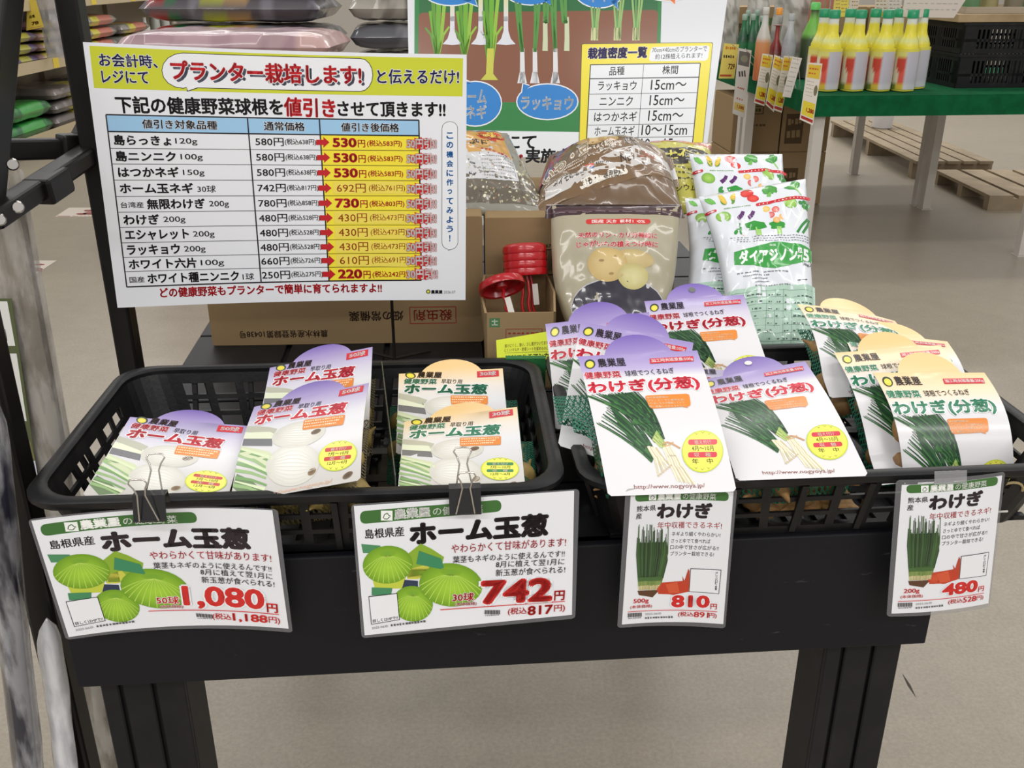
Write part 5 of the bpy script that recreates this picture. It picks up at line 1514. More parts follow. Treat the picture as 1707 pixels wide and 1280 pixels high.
pillow('fertilizer_bag', 'clear bag of grey chips with an orange label, beside the discount sign', 'bag', GF, chips_art(), [at_d(690, 222, 1.60), at_d(846, 222, 1.60), at_d(918, 362, 1.455), at_d(690, 354, 1.455)], .026, rgb(150, 148, 136), seed=9, matl=FILM_W, crinkle=.006)
def potato_bag_art():
    a = Art(270, 130, [(893, 240), (1152, 240), (1158, 356), (893, 356)])
    a.k = (760, 210, 4.064)
    a.z = 0
    a.P([(520, 100), (800, 100), (700, 420), (560, 560), (520, 520)], rgb(112, 88, 66))
    a.P([(540, 130), (820, 90), (700, 220), (640, 330), (520, 400)], rgb(168, 62, 70)); a.P([(540, 260), (660, 190), (640, 300), (560, 380)], rgb(96, 92, 138)); a.z = 1
    a.P([(560, 420), (1000, 260), (1440, 130), (1640, 180), (1640, 380), (1100, 500), (560, 580)], rgb(120, 92, 62)); a.z = 2
    a.P([(600, 450), (1000, 350), (1320, 240), (1520, 260), (1640, 250), (1640, 330), (1300, 380), (1000, 450), (620, 530)], rgb(206, 202, 198)); a.z = 2
    a.E(950, 175, 130, 66, rgb(196, 160, 108), 0, rgb(226, 194, 142)); a.z = 3; a.E(1060, 200, 90, 40, rgb(182, 146, 98), .2, rgb(206, 176, 126)); a.E(840, 180, 60, 44, rgb(160, 124, 80), .3, rgb(196, 160, 110))
    wh = rgb(232, 226, 214); dk = rgb(58, 44, 34)
    a.T('いも・豆', (560, 380), (900, 240), 96, rgb(150, 126, 92), .03, out=wh, ow=.05)
    a.T('バランスよく配合', (820, 300), (1100, 240), 40, wh, .03); a.T('いも・豆類が作れる', (900, 325), (1170, 262), 40, wh, .03); a.T('肥料', (1190, 232), (1300, 200), 66, dk, .05, out=wh, ow=.04)
    a.T('NET', (1160, 360), (1280, 330), 40, dk, .01); a.T('2kg', (1300, 312), (1450, 288), 62, rgb(150, 84, 50), .05)
    a.T('ジャガイモの場合', (590, 485), (880, 400), 52, dk, .025)
    a.R(884, 378, 956, 400, rgb(206, 90, 70)); a.R(884, 400, 956, 412, rgb(60, 110, 180)); a.scrib((970, 385), (1150, 372), 14, rgb(90, 84, 80), 12, 8)
    a.RR([(850, 470), (1200, 400), (1222, 440), (870, 512)], 24, wh); a.z = 4; a.T('いも・豆専用肥料', (882, 484), (1180, 430), 40, dk, .025); a.z = 3
    for i in range(5): a.scrib((600, 390 + i * 16), (880, 330 + i * 16), 7, rgb(206, 196, 184), 20, 70 + i)
    return a
pillow('fertilizer_bag', 'brown 2 kg fertilizer bag with a potato picture, lying behind the pouch', 'bag', GF, potato_bag_art(), [at_d(918, 262, 1.57), at_d(1108, 252, 1.575), at_d(1142, 362, 1.455), at_d(886, 362, 1.455)], .036, rgb(112, 88, 64), seed=12, matl=FILM_W, crinkle=.006, ex=2.2,
       warp=lambda a, b, n: Vector((0, 0, .022 * math.sin(math.pi * min(1, max(0, a))) * (1 - b))))
def yellow_bag_art():
    a = Art(120, 130, [(1060, 232), (1190, 232), (1190, 356), (1070, 356)])
    a.z = 1; a.P([(1060, 232), (1190, 232), (1190, 250), (1060, 246)], rgb(196, 120, 110)); a.P([(1075, 268), (1190, 262), (1190, 290), (1120, 300), (1080, 290)], rgb(52, 46, 40)); a.z = 2
    a.T('苦土石灰', (1090, 280), (1180, 277), 16, rgb(222, 212, 110), .03); a.T('マグネシウム', (1096, 337), (1162, 332), 8, rgb(60, 52, 40), .02)
    for i in range(3): a.scrib((1085, 305 + i * 8), (1180, 302 + i * 8), 3, rgb(90, 84, 50), 14, i)
    return a
pillow('fertilizer_bag', 'yellow bag of garden lime behind the brown bag', 'bag', GF, yellow_bag_art(), [at_d(1046, 238, 1.66), at_d(1186, 240, 1.66), at_d(1188, 356, 1.54), at_d(1062, 356, 1.54)], .028, rgb(196, 190, 84), seed=15, matl=FILM_W, crinkle=.006, ex=2.4)
# ================================================================== black steel rack at the left
def vbar(m, x, y, z0, z1, w): m.box(x - w / 2, y - w / 2, z0, x + w / 2, y + w / 2, z1)
t = thing('steel_rack', 'black steel folding rack with square posts and diagonal brace at the left edge', 'rack', (-.49, 1.0, 0))
m = MB(); vbar(m, -.497, 1.168, .004, 1.75, .026); m.build('back_post', BLACK_STEEL, t, bevel=.003)
m = MB(); vbar(m, -.503, .862, .004, 1.75, .030); m.build('front_post', BLACK_STEEL, t, bevel=.004)
m = MB(); m.lathe([(.024, 0), (.026, .004), (.026, .03), (.021, .045)], 20, Matrix.Translation((-.503, .862, 0))); m.build('foot_cap', mat('rubber_black', rgb(14, 13, 13), rough=.7), t, smooth=40)
m = MB(); m.lathe([(.022, 0), (.024, .004), (.024, .03), (.019, .045)], 20, Matrix.Translation((-.497, 1.168, 0))); m.build('foot_cap', MATS['rubber_black'], t, smooth=40)
m = MB(); m.bar(at_d(14, -50, 1.03), at_d(-26, 372, 1.0), .036, .022, up=(1, 0, .1)); m.build('slanted_bar', BLACK_STEEL, t, bevel=.003)
m = MB(); m.bar(at_d(-20, 368, .995), at_d(165, 245, 1.17), .027, .022, up=(0, 0, 1)); m.build('diagonal_brace', BLACK_STEEL, t, bevel=.004)
m = MB(); a, b = at_d(62, 322, 1.06), at_d(100, 297, 1.10); m.bar(a, b, .034, .029); m.build('brace_collar', BLACK_STEEL, t, bevel=.004)
m = MB(); m.bar(at_d(-10, 250, 1.10), at_d(165, 246, 1.185), .018, .024); m.build('cross_bar', BLACK_STEEL, t, bevel=.003)
m = MB(); m.bar(at_d(100, 245, 1.145), at_d(160, 243, 1.178), .024, .030); m.build('cross_bar_sleeve', BLACK_STEEL, t, bevel=.003)
m = MB()
A, B_, C_ = at_d(108, 240, 1.165), at_d(137, 186, 1.165), at_d(142, 244, 1.165)
d = Vector((0, .012, 0)); m.add([A, B_, C_, A + d, B_ + d, C_ + d], [(0, 2, 1), (3, 4, 5), (0, 1, 4, 3), (1, 2, 5, 4), (2, 0, 3, 5)]); m.build('gusset_plate', BLACK_STEEL, t)
m = MB(); A, B_, C_ = at_d(138, 286, 1.165), at_d(160, 286, 1.165), at_d(158, 310, 1.165)
m.add([A, B_, C_, A + d, B_ + d, C_ + d], [(0, 2, 1), (3, 4, 5), (0, 1, 4, 3), (1, 2, 5, 4), (2, 0, 3, 5)]); m.build('gusset_plate', BLACK_STEEL, t)
for u, v, dd in ((30, 345, .985), (21, 274, .99), (0, 366, .98)):
    p = at_d(u, v, dd); q = ray(u, v).normalized(); m = MB(); m.tube([p + q * .012, p, p - q * .004], [.0065, .0065, .005], 12); m.build('bolt', CHROME, t, smooth=40)

# bagged netting packs stood in the rack
def bag_film(name, col, alpha):
    m_ = mat(name, col, rough=.16, alpha=alpha, coat=1.0, bump=(40, .5)); return m_
def streaky(name, c1, c2, alpha):
    m_ = bag_film(name, c1, alpha); nt = m_.node_tree; p = nt.nodes['Principled BSDF']
    tc = nt.nodes.new('ShaderNodeTexCoord'); mp = nt.nodes.new('ShaderNodeMapping'); mp.inputs['Scale'].default_value = (60, 60, 14); mp.inputs['Rotation'].default_value = (0, .5, 0)
    n = nt.nodes.new('ShaderNodeTexNoise'); n.inputs['Scale'].default_value = 1.0; n.inputs['Detail'].default_value = 5
    r = nt.nodes.new('ShaderNodeMapRange'); r.inputs['From Min'].default_value = .42; r.inputs['From Max'].default_value = .6
    mx = nt.nodes.new('ShaderNodeMix'); mx.data_type = 'RGBA'; mx.inputs['A'].default_value = c1; mx.inputs['B'].default_value = c2
    nt.links.new(tc.outputs['Object'], mp.inputs['Vector']); nt.links.new(mp.outputs['Vector'], n.inputs['Vector']); nt.links.new(n.outputs['Fac'], r.inputs['Value']); nt.links.new(r.outputs['Result'], mx.inputs['Factor']); nt.links.new(mx.outputs['Result'], p.inputs['Base Color'])
    return m_
t = thing('netting_pack', 'clear wrapped garden netting pack with a white and olive label, behind the rack post', 'netting pack', (-.57, 1.075, 0))
y = 1.07
tl, tr, brr, bl = at_y(-60, 286, y), at_y(39, 286, y), at_y(97, 762, y), at_y(-20, 762, y)
def ext(p, q, z): f = (p.z - z) / (p.z - q.z); return p.lerp(q, f)
tr0, tl0 = tr, tl; b_r, b_l = Vector((brr.x + .004, y, .003)), Vector((bl.x, y, .003))
m = MB()
def NF(a, b):
    p = tl.lerp(tr, a).lerp(b_l.lerp(b_r, a), b)
    q = (1 - abs(2 * a - 1) ** 3) ** .6
    return p + Vector((0, -.020 * q + .004 * noise.noise(Vector((a * 6, b * 30, 2))), 0))
def NB(a, b):
    p = tl.lerp(tr, a).lerp(b_l.lerp(b_r, a), b); q = (1 - abs(2 * a - 1) ** 3) ** .6
    return p + Vector((0, .016 * q + .001, 0))
m.grid(NF, 14, 60); m.grid(NB, 10, 20, flip=True)
m.build('clear_wrap', streaky('clear_wrap_film', rgb(206, 202, 196), rgb(146, 140, 132), .5), t, smooth=True)
m = MB(); m.col = rgb(150, 142, 126); m.grid(lambda a, b: NF(.06 + .80 * a, .02 + .95 * b) + Vector((0, .010, 0)), 10, 40); m.grid(lambda a, b: NB(.06 + .80 * a, .02 + .95 * b) - Vector((0, .006, 0)), 10, 20, flip=True)
m.build('netting_roll', print_mat('netting_roll', rough=.6, bump=(120, .4)), t, smooth=True)
a = Art(80, 300, [(-40, 486), (37, 486), (80, 790), (2, 790)])
ol = rgb(84, 92, 58); wh = rgb(222, 222, 218)
a.P([(-36, 490), (30, 490), (42, 558), (-30, 558)], wh); a.P([(-28, 570), (44, 570), (60, 680), (-18, 680)], wh); a.z = 1
a.T('ネット', (-34, 518), (-2, 518), 24, BLACK, .03); a.T('チ', (3, 518), (20, 517), 26, BLACK, .05); a.T('色', (10, 564), (20, 564), 7, wh, .02); a.T('2mm', (14, 592), (35, 591), 9, BLACK, .03)
for p in (((6, 533), (26, 533)), ((26, 533), (29, 550)), ((29, 550), (9, 550)), ((9, 550), (6, 533))): a.L(list(p), .8, BLACK)
a.P([(-10, 718), (66, 714), (74, 746), (-4, 748)], rgb(120, 116, 70)); a.P([(4, 750), (74, 748), (80, 786), (6, 786)], rgb(206, 212, 226))
P = [p + Vector((0, -.026, 0)) for p in (at_y(-40, 486, y), at_y(37, 486, y), at_y(80, 790, y), at_y(2, 790, y))]
sheet('label_card', a, box_outline(80, 300), bil(*P), PAPER, t, base=ol, back=ol, thick=.0005, cut=(20, 40))

def wrapped_roll(name, label, x0, y0, x1, y1, z0, z1, r, matl, core, seed):
    t = thing(name, label, 'wrapped roll', (x0, y0, 0), 0)
    m = MB(); n = 16; V = []; K = 46
    def pt(k, i, rr):
        f = k / K; a = 2 * math.pi * i / n
        w = 1 + .16 * noise.noise(Vector((math.cos(a) * 1.6 + seed, math.sin(a) * 1.6, f * 22)))
        e = min(1, f / .05, (1 - f) / .05) ** .5 if 0 < f < 1 else .05
        return Vector((x0 + (x1 - x0) * f + math.cos(a) * rr * w * e, y0 + (y1 - y0) * f + math.sin(a) * rr * w * e, z0 + (z1 - z0) * f))
    V = [pt(k, i, r) for k in range(K + 1) for i in range(n)]
    F = [(k * n + i, k * n + (i + 1) % n, (k + 1) * n + (i + 1) % n, (k + 1) * n + i) for k in range(K) for i in range(n)]
    m.add(V, F); m.build('plastic_wrap', matl, t, smooth=True)
    m = MB(); m.tube([(x0, y0, z0 + .004), (x0 + (x1 - x0) * .97, y0 + (y1 - y0) * .97, z0 + (z1 - z0) * .97)], r * .62, 16); m.build('roll_core', core, t, smooth=40)
    return t
def to_floor(p, q): return p.x + (q.x - p.x) * p.z / (p.z - q.z)
p1 = at_y(-26, 640, .80); p0 = at_y(48, 1280, .80)
wrapped_roll('sheet_roll', 'roll in crinkled grey plastic wrap standing at the bottom left corner', to_floor(p1, p0), .80, p1.x, .80, .003, p1.z, .015, streaky('grey_wrap_film', rgb(176, 176, 182), rgb(44, 44, 58), .6), mat('dark_roll', rgb(70, 68, 76), rough=.6), 3)
p1 = at_y(78, 1030, .832); p0 = at_y(108, 1240, .832)
wrapped_roll('sheet_roll', 'narrow bright white wrapped roll beside the front rack post', to_floor(p1, p0), .825, p1.x, .832, .003, p1.z, .0125, streaky('white_wrap_film', rgb(240, 240, 244), rgb(200, 200, 206), .92), mat('white_roll', rgb(226, 224, 222), rough=.5), 8)

# stickers on the floor
STK = print_mat('floor_sticker', rough=.5)
for i, (q, lab) in enumerate((([(115, 346), (176, 346), (172, 361), (92, 361)], 'white floor sticker with red marks, farther, beside the discount sign'), ([(44, 434), (95, 434), (55, 460), (10, 460)], 'white floor sticker with red marks, nearer, beside the netting pack'))):
    a = Art(300, 220, q); rm = rgb(136, 62, 58)
    (u0, v0), (u1, v1), (u2, v2), (u3, v3) = q
    W = lambda fx, fy: (u0 + (u1 - u0) * fx + ((u3 + (u2 - u3) * fx) - (u0 + (u1 - u0) * fx)) * fy, v0 + (v3 - v0) * fy)
    for fx, fy, rx, ry in ((.62, .3, 9, 1.6), (.7, .6, 13, 2.4), (.5, .66, 9, 1.8), (.86, .7, 8, 1.8)): a.E(*W(fx, fy), rx, ry, rm)
    a.L([W(.03, .93), W(.3, .93)], .9, rm); a.scrib(W(.35, .93), W(.9, .93), .9, rm, 7, i)
    P = [at_z(u, v, .0012) for u, v in q]
    o = sheet('floor_sticker', a, box_outline(300, 220), bil(*P), STK, None, base=rgb(200, 190, 178), back=rgb(190, 180, 168), thick=.0008)
    tag(o, lab, 'sticker', 'floor stickers')
# ================================================================== far goods: shelf on the left, piles in the middle, tables on the right
INKM = print_mat('far_goods_print', rough=.4, coat=.5); BAGM = print_mat('soil_bag_film', rough=.35, coat=.8, bump=(14, .5), coat_rough=.12)
STEEL_W = mat('cream_shelf_steel', rgb(176, 164, 144), rough=.5)
def soft_bag(label, cat, group, c, size, yaw, cols, seed, name='garden_bag', patches=(), tilt=0.0, parent=None):
    """plump sealed bag lying flat; cols: (main, side) and printed patches (u0,u1,v0,v1,colour) on its top and front"""
    r = random.Random(seed); M = Matrix.Translation(c) @ Matrix.Rotation(yaw, 4, 'Z') @ Matrix.Rotation(tilt, 4, 'Y')
    sx, sy, sz = size; NU, NV = 30, 22
    m = MB()
    def pt(a, b, side):
        x = 2 * a - 1; y = 2 * b - 1
        q = max(0, 1 - abs(x) ** 8) ** .42 * max(0, 1 - abs(y) ** 8) ** .38
        w = .12 * noise.noise(Vector((x * 3 + seed, y * 3, side * 3.0))) + .08 * noise.noise(Vector((x * 9, y * 8, seed)))
        return M @ Vector((x * sx / 2, y * sy / 2, side * sz / 2 * q * (1 + w) / 1.08 + .004 * w))
    def colr(a, b):
        for u0, u1, v0, v1, c_ in patches:
            if u0 <= a <= u1 and v0 <= b <= v1: return c_
        n_ = noise.noise(Vector((a * 9 + seed, b * 7, 3)))
        return cols[1] if n_ > .16 else cols[0]
    m.grid(lambda a, b: pt(a, b, 1), NU, NV, col=colr); m.grid(lambda a, b: pt(a, b, -1), NU, NV, col=colr, flip=True)
    o = m.build(name, BAGM, None, smooth=True, origin=c)
    return tag(o, label, cat, group)
ORD = ['first', 'second', 'third', 'fourth', 'fifth', 'sixth', 'seventh', 'eighth', 'ninth']

# ---- gondola shelf along x = -3.5
SX = -3.5; Y0, Y1 = 5.5, 11.6
t = thing('gondola_shelf', 'long cream steel shop shelf receding at the left, stacked with soil bags', 'shelf', (SX - .25, 8.5, 0))
DECKS = (.10, .60, 1.02, 1.50)
for z in DECKS:
    m = MB(); m.box(SX - .56, Y0, z - .025, SX, Y1, z); m.build('shelf_deck', STEEL_W, t)
    m = MB(); m.box(SX, Y0, z - .035, SX + .014, Y1, z + .045); m.build('price_rail', mat('price_rail_cream', rgb(188, 172, 140), rough=.45), t)
m = MB(); m.box(SX - .60, Y0, 0, SX - .565, Y1, 2.0); m.build('back_board', STEEL_W, t)
m = MB(); m.box(SX - .56, Y0, 0, SX - .01, Y1, .07); m.build('kick_plate', mat('kick_grey', rgb(150, 142, 126), rough=.5), t)
for y in (Y0, 7.1, 8.7, 10.3, Y1):
    m = MB(); m.box(SX - .565, y - .02, 0, SX - .52, y + .02, 2.0); m.build('upright', STEEL_W, t)
m = MB(); m.box(SX - .60, Y1, 0, SX + .02, Y1 + .03, 2.0); m.build('end_panel', mat('end_panel_white', rgb(206, 202, 194), rough=.5), t)
yl = rgb(214, 200, 60)
for i, (y, z) in enumerate(((6.25, .6), (7.0, .6), (7.7, .6), (6.75, .10), (8.6, 1.02), (9.5, 1.02))):
    m = MB(); m.box(SX + .0145, y, z - .03, SX + .017, y + .10, z + .04); m.build('price_ticket', mat('ticket_yellow', rgb(222, 196, 70), rough=.5), t)
def shelf_row(z, specs, group, where):
    for i, (y, w, h, cols, patches, desc) in enumerate(specs):
        soft_bag('%s %s' % (desc, where), 'bag', group, Vector((SX - .27, y, z + h / 2 + .001)), (w, .46, h), math.pi / 2, cols, i * 7 + int(z * 10), patches=patches)
GN = (rgb(18, 96, 52), rgb(60, 150, 70)); GY = (rgb(104, 98, 96), rgb(128, 120, 116)); PU = (rgb(86, 72, 122), rgb(120, 110, 124)); PK = (rgb(160, 128, 128), rgb(186, 152, 146)); GW = (rgb(150, 146, 140), rgb(120, 114, 110))
yp = [(.55, .9, 0, .45, rgb(200, 190, 60))]
pkp = [(.5, .85, 0, .5, rgb(196, 120, 104)), (.3, .48, 0, .4, rgb(206, 196, 70))]
def stack(z, y, n, w, h, cols, patches, desc, group, where, dy=0.0):
    for k in range(n):
        soft_bag('%s, %s layer from the deck %s' % (desc, ORD[k], where), 'bag', group, Vector((SX - .262 + .008 * k, y + dy * k, z + h * (k + .5) + .006)), (w, .46, h * .93), math.pi / 2, cols, k * 5 + int(y * 10), patches=patches)
GS = 'soil bags on the left shelf'
stack(.10, 7.25, 2, .80, .13, GN, [(.4, .8, 0, .4, rgb(60, 158, 70))], 'shiny green bag', GS, 'on the bottom shelf')
stack(.10, 8.05, 3, .72, .105, GY, yp, 'grey bag with yellow print', GS, 'on the bottom shelf, near stack')
stack(.10, 8.85, 3, .72, .105, GY, yp, 'grey bag with yellow print', GS, 'on the bottom shelf, far stack')
stack(.60, 7.25, 3, .72, .08, PU, [(.2, .45, 0, .4, rgb(176, 172, 70)), (.6, .8, 0, .4, rgb(176, 172, 70))], 'purple and yellow bag', GS, 'on the middle shelf')
stack(.60, 8.0, 4, .70, .075, PK, [(.1, .3, 0, .35, rgb(186, 176, 70)), (.6, .7, 0, .3, rgb(196, 110, 100))], 'dull pink bag', GS, 'on the middle shelf')
stack(.60, 8.8, 3, .78, .10, GW, pkp, 'grey bag with pink corner', GS, 'above the sign top, near stack')
stack(.60, 9.65, 2, .75, .10, GW, pkp, 'grey bag with pink corner', GS, 'above the sign top, far stack')
# bottles near the far end of the upper shelf
for i, (y, c_, h) in enumerate(((10.25, rgb(206, 206, 200), .22), (10.55, rgb(176, 180, 172), .30), (10.85, rgb(190, 190, 184), .32), (11.1, rgb(150, 140, 120), .24))):
    m = MB(); m.lathe([(.03, 0), (.05, .004), (.05, h * .6), (.022, h * .78), (.02, h * .95), (.024, h)], 14, Matrix.Translation((SX - .16, y, 0.6005)), col=c_)
    tag(m.build('spray_bottle', INKM, None, smooth=40, origin=(SX - .16, y, 0.6005)), 'pale bottle on the upper left shelf, %s from the near side' % ORD[i], 'bottle', 'bottles on the upper left shelf')
# hanging clear packs and yellow sign at the shelf's near end
a = Art(100, 150, [(47, 2), (60, 2), (73, 45), (46, 51)])
a.T('店長', (50, 20), (58, 19), 5, rgb(120, 90, 30), .05); a.T('78', (54, 33), (64, 31), 8, rgb(190, 110, 40), .05); a.L([(52, 45), (70, 41)], 1.4, rgb(196, 110, 60))
P = [at_y(u, v, 7.50) for u, v in ((45, 0), (60, 0), (73, 45), (44, 51))]
tag(sheet('hanging_price_tag', a, box_outline(100, 150), bil(*P), PAPER, None, base=rgb(224, 200, 84), back=rgb(200, 190, 120), thick=.001, cut=(20, 30)), 'yellow price tag hanging at the near end of the left shelf', 'price tag')
m = MB(); c = at_y(84, 22, 7.62)
m.grid(lambda a_, b_: c + Vector(((a_ - .5) * .17, -.03 * math.sin(math.pi * a_) + .02 * noise.noise(Vector((a_ * 5, b_ * 9, 1))), (.5 - b_) * .62)), 10, 24); m.grid(lambda a_, b_: c + Vector(((a_ - .5) * .17, .03 * math.sin(math.pi * a_) + .001, (.5 - b_) * .62)), 10, 24, flip=True)
tag(m.build('clear_pack', bag_film('clear_far_film', rgb(190, 188, 190), .6), None, smooth=True, origin=c), 'shiny clear plastic pack hanging beside the yellow price tag', 'pack')

# ---- piles of soil bags behind the discount sign
def pallet(label, x0, y0, x1, y1, h, slats, colr, along='x', gap=.35):
    t = thing('wooden_pallet', label, 'pallet', ((x0 + x1) / 2, (y0 + y1) / 2, 0), 0, 'wooden pallets on the floor')
    W = mat('pallet_wood_' + str(len(MATS)), colr, rough=.75, mottle=(9, tuple(c * .75 for c in colr[:3]) + (1,), .35, .7))
    for i in range(slats):
        m = MB()
        if along == 'x':
            w = (y1 - y0) / slats; m.box(x0, y0 + i * w, h - .018, x1, y0 + i * w + w * (1 - gap * .5), h)
        else:
            w = (x1 - x0) / slats; m.box(x0 + i * w, y0, h - .018, x0 + i * w + w * (1 - gap * .5), y1, h)
        m.build('slat', W, t)
    for f in (.04, .5, .96):
        m = MB()
        if along == 'x': xx = x0 + (x1 - x0) * f; m.box(xx - .03, y0, 0, xx + .03, y1, h - .018)
        else: yy = y0 + (y1 - y0) * f; m.box(x0, yy - .03, 0, x1, yy + .03, h - .018)
        m.build('bearer', W, t)
    return t
pallet('wooden pallet under the stacked grey soil bags', -2.0, 5.2, -.95, 6.1, .12, 6, rgb(150, 126, 92))
for k in range(8):
    pat = [(.06, .14, .02, .22, rgb(166, 56, 50)), (.14, .22, .02, .22, rgb(40, 118, 70)), (.34, .48, .02, .24, rgb(186, 188, 66)), (.50, .62, .02, .22, rgb(186, 150, 96))]
    soft_bag('grey soil bag with red, green and yellow print, %s from the floor of its pile' % (ORD[k]), 'bag', 'grey soil bags in the middle pile', Vector((-1.48 + .02 * (k % 2), 5.72, .121 + .146 * (k + .5))), (.98, .5, .14), -.10, ((rgb(84, 80, 88), rgb(136, 132, 138)) if k % 2 else (rgb(92, 86, 92), rgb(128, 124, 132))), k, patches=pat)
PINKS = (rgb(176, 146, 152), rgb(160, 128, 138))
pallet('wooden pallet under the pink bags', -2.0, 4.55, -.95, 5.15, .12, 5, rgb(146, 122, 90))
for k in range(6):
    soft_bag('pink granular bag, %s from the floor of its pile' % ORD[k], 'bag', 'pink bags behind the discount sign', Vector((-1.30, 4.85, .121 + .149 * (k + .5))), (.98, .5, .138), -.06, PINKS, 40 + k, patches=[(.86, 1, 0, 1, rgb(196, 160, 156))])
pallet('wooden pallet under the silver and white bags', -.93, 5.3, -.05, 6.3, .12, 6, rgb(150, 126, 92))
for k in range(8):
    cc = [(rgb(178, 172, 160), rgb(150, 144, 134)), (rgb(96, 96, 102), rgb(130, 130, 134))][k % 2]
    pat = [(.4, .6, 0, .45, rgb(70, 68, 66))] if k % 2 == 0 else []
    soft_bag('%s bag in the pile left of the poster, %s from the floor' % (('pale' if k % 2 == 0 else 'dark grey'), ORD[k]), 'bag', 'pale and dark bags left of the poster', Vector((-.50, 5.8, .121 + .146 * (k + .5))), (.80, .5, .136), .10, cc, 60 + k, patches=pat)
for k in range(5):
    soft_bag('blue and red printed clear bag behind the poster edge, %s from the floor' % ORD[k], 'bag', 'printed clear bags behind the poster', Vector((-.44, 4.95, .0 + .168 * (k + .5) + .004)), (.60, .42, .156), .05, (rgb(176, 178, 176), rgb(120, 126, 130)), 80 + k, patches=[(.2, .4, 0, .6, rgb(52, 96, 160)), (.45, .55, 0, .6, rgb(60, 140, 80)), (.62, .8, 0, .6, rgb(190, 110, 90))])

# ---- long row of tables with green cloth at the right
WHITE_LEG = mat('white_table_leg', rgb(198, 192, 184), rough=.4)
FELT = mat('green_table_felt', rgb(14, 92, 54), rough=.9, spec=.15, bump=(300, .15), mottle=(20, rgb(10, 76, 44), .35, .7))
TY = math.radians(4.6); TT = .755
FLc = at_z(1362, 160, TT)
def green_table(label, ox, oy, W, D, legs, cloth_label, rz=TY):
    M = Matrix.Translation((ox, oy, 0)) @ Matrix.Rotation(rz, 4, 'Z')
    t = thing('display_table', label, 'table', (ox, oy, 0), rz, 'white legged display tables at the right')
    m = MB(); m.box(0, 0, TT - .045, W, D, TT - .012, M); m.build('tabletop', WHITE_LEG, t)
    m = MB(); m.box(.03, D - .04, TT - .13, W - .03, D - .02, TT - .045, M); m.build('rear_rail', WHITE_LEG, t)
    for lx, ly in legs:
        m = MB(); m.box(lx, ly, .004, lx + .048, ly + .048, TT - .045, M); m.build('leg', WHITE_LEG, t, bevel=.003)
        m = MB(); m.box(lx - .008, ly - .008, 0, lx + .056, ly + .056, .004, M); m.build('foot_plate', WHITE_LEG, t)
    m = MB(); m.box(-.006, -.006, TT - .0115, W + .006, D + .0, TT, M)
    m.box(-.008, -.008, TT - .088, W + .008, -.002, TT, M); m.box(-.008, -.002, TT - .088, -.002, D, TT, M); m.box(W + .002, -.002, TT - .088, W + .008, D, TT, M)
    o = m.build('table_cloth', FELT, None, origin=(ox, oy, TT)); tag(o, cloth_label, 'table cloth', 'green felt table cloths')
    return M
T1 = green_table('white legged display table nearest on the right, carrying vinegar bottles', FLc.x, FLc.y, 1.50, 1.07, ((.012, .02), (1.095, .02), (.012, 1.0), (1.095, 1.0), (1.43, .02)), 'dark green felt cloth under the yellow bottles')
o2 = T1 @ Vector((0, 1.085, 0))
T2 = green_table('white legged display table behind the nearest one, cartons underneath', o2.x, o2.y, 1.50, 1.0, ((.012, .01), (1.095, .01), (.012, .93), (1.095, .93)), 'dark green felt cloth behind, under the green bottles')
def on_table(u, v): return at_z(u, v, TT)
# yellow vinegar bottles with green caps
def vinegar(p, rz):
    t = thing('vinegar_bottle', 'x', 'bottle', p, rz, 'yellow vinegar bottles with green caps')
    M = Matrix.Translation(p) @ Matrix.Rotation(rz, 4, 'Z')
    Y, Yd, Wt = rgb(226, 216, 84), rgb(232, 220, 60), rgb(222, 226, 220)
    m = MB(); prof = [(.030, 0), (.042, .004), (.044, .02), (.044, .185)]; cols = [Y] * 4
    m.lathe(prof, 24, M, col=cols, square=.75)
    prof = [(.044, .185), (.0435, .198), (.037, .218), (.0275, .238), (.0235, .255), (.022, .280), (.0205, .300)]
    m.lathe(prof, 24, M, col=[Yd, Yd, rgb(214, 218, 140), Yd, Yd, Yd, Wt], square=.15)
    m.build('bottle_body', INKM, t, smooth=40)
    m = MB(); m.lathe([(.0215, .287), (.0215, .310)], 20, M, col=Wt); m.build('neck_band', INKM, t, smooth=40)
    m = MB(); G = rgb(0, 146, 96); m.lathe([(.023, .311), (.0245, .312), (.0245, .342), (.022, .346)], 20, M, col=G); m.build('cap', INKM, t, smooth=40)
    # printed wrap: two pale faces and two picture faces
    m = MB(); n = 32
    def lab(a, b):
        th = 2 * math.pi * a; cx, cy = math.cos(th), math.sin(th); q = (abs(cx) ** 6 + abs(cy) ** 6) ** (-1 / 6.0); g = (1 + (q - 1) * .75) * .0447
        return M @ Vector((cx * g, cy * g, .16 * b + .012))
    def labc(a, b):
        th = (math.degrees(2 * math.pi * a) + 45) % 360; side = int(th // 90) % 2
        if side == 0: return rgb(190, 188, 198) if b > .1 else rgb(206, 206, 210)
        f = (th % 90) / 90
        if b < .2: return rgb(220, 190, 60) if f > .4 else rgb(120, 140, 60)
        if b > .88: return rgb(222, 216, 120)
        d = ((f - .62) / .32) ** 2 + ((b - .66) / .24) ** 2
        return rgb(204, 66, 44) if d < 1 else (rgb(226, 90, 70) if f > .6 else rgb(226, 218, 190))
    m.grid(lab, n, 10, col=labc); m.build('label', INKM, t, smooth=True)
    return t
fr = [on_table(u, 152, ) for u in (1376, 1419, 1463, 1503)]; bk = [on_table(u, 147.5) for u in (1360, 1402, 1443, 1482, 1521)]
proto = None
def copy_tree(o, parent=None):
    c = o.copy(); COL.objects.link(c)
    if parent is not None: c.parent = parent; c.matrix_parent_inverse = o.matrix_parent_inverse
    for ch in list(o.children): copy_tree(ch, c)
    return c
proto = vinegar(fr[0], math.radians(120))
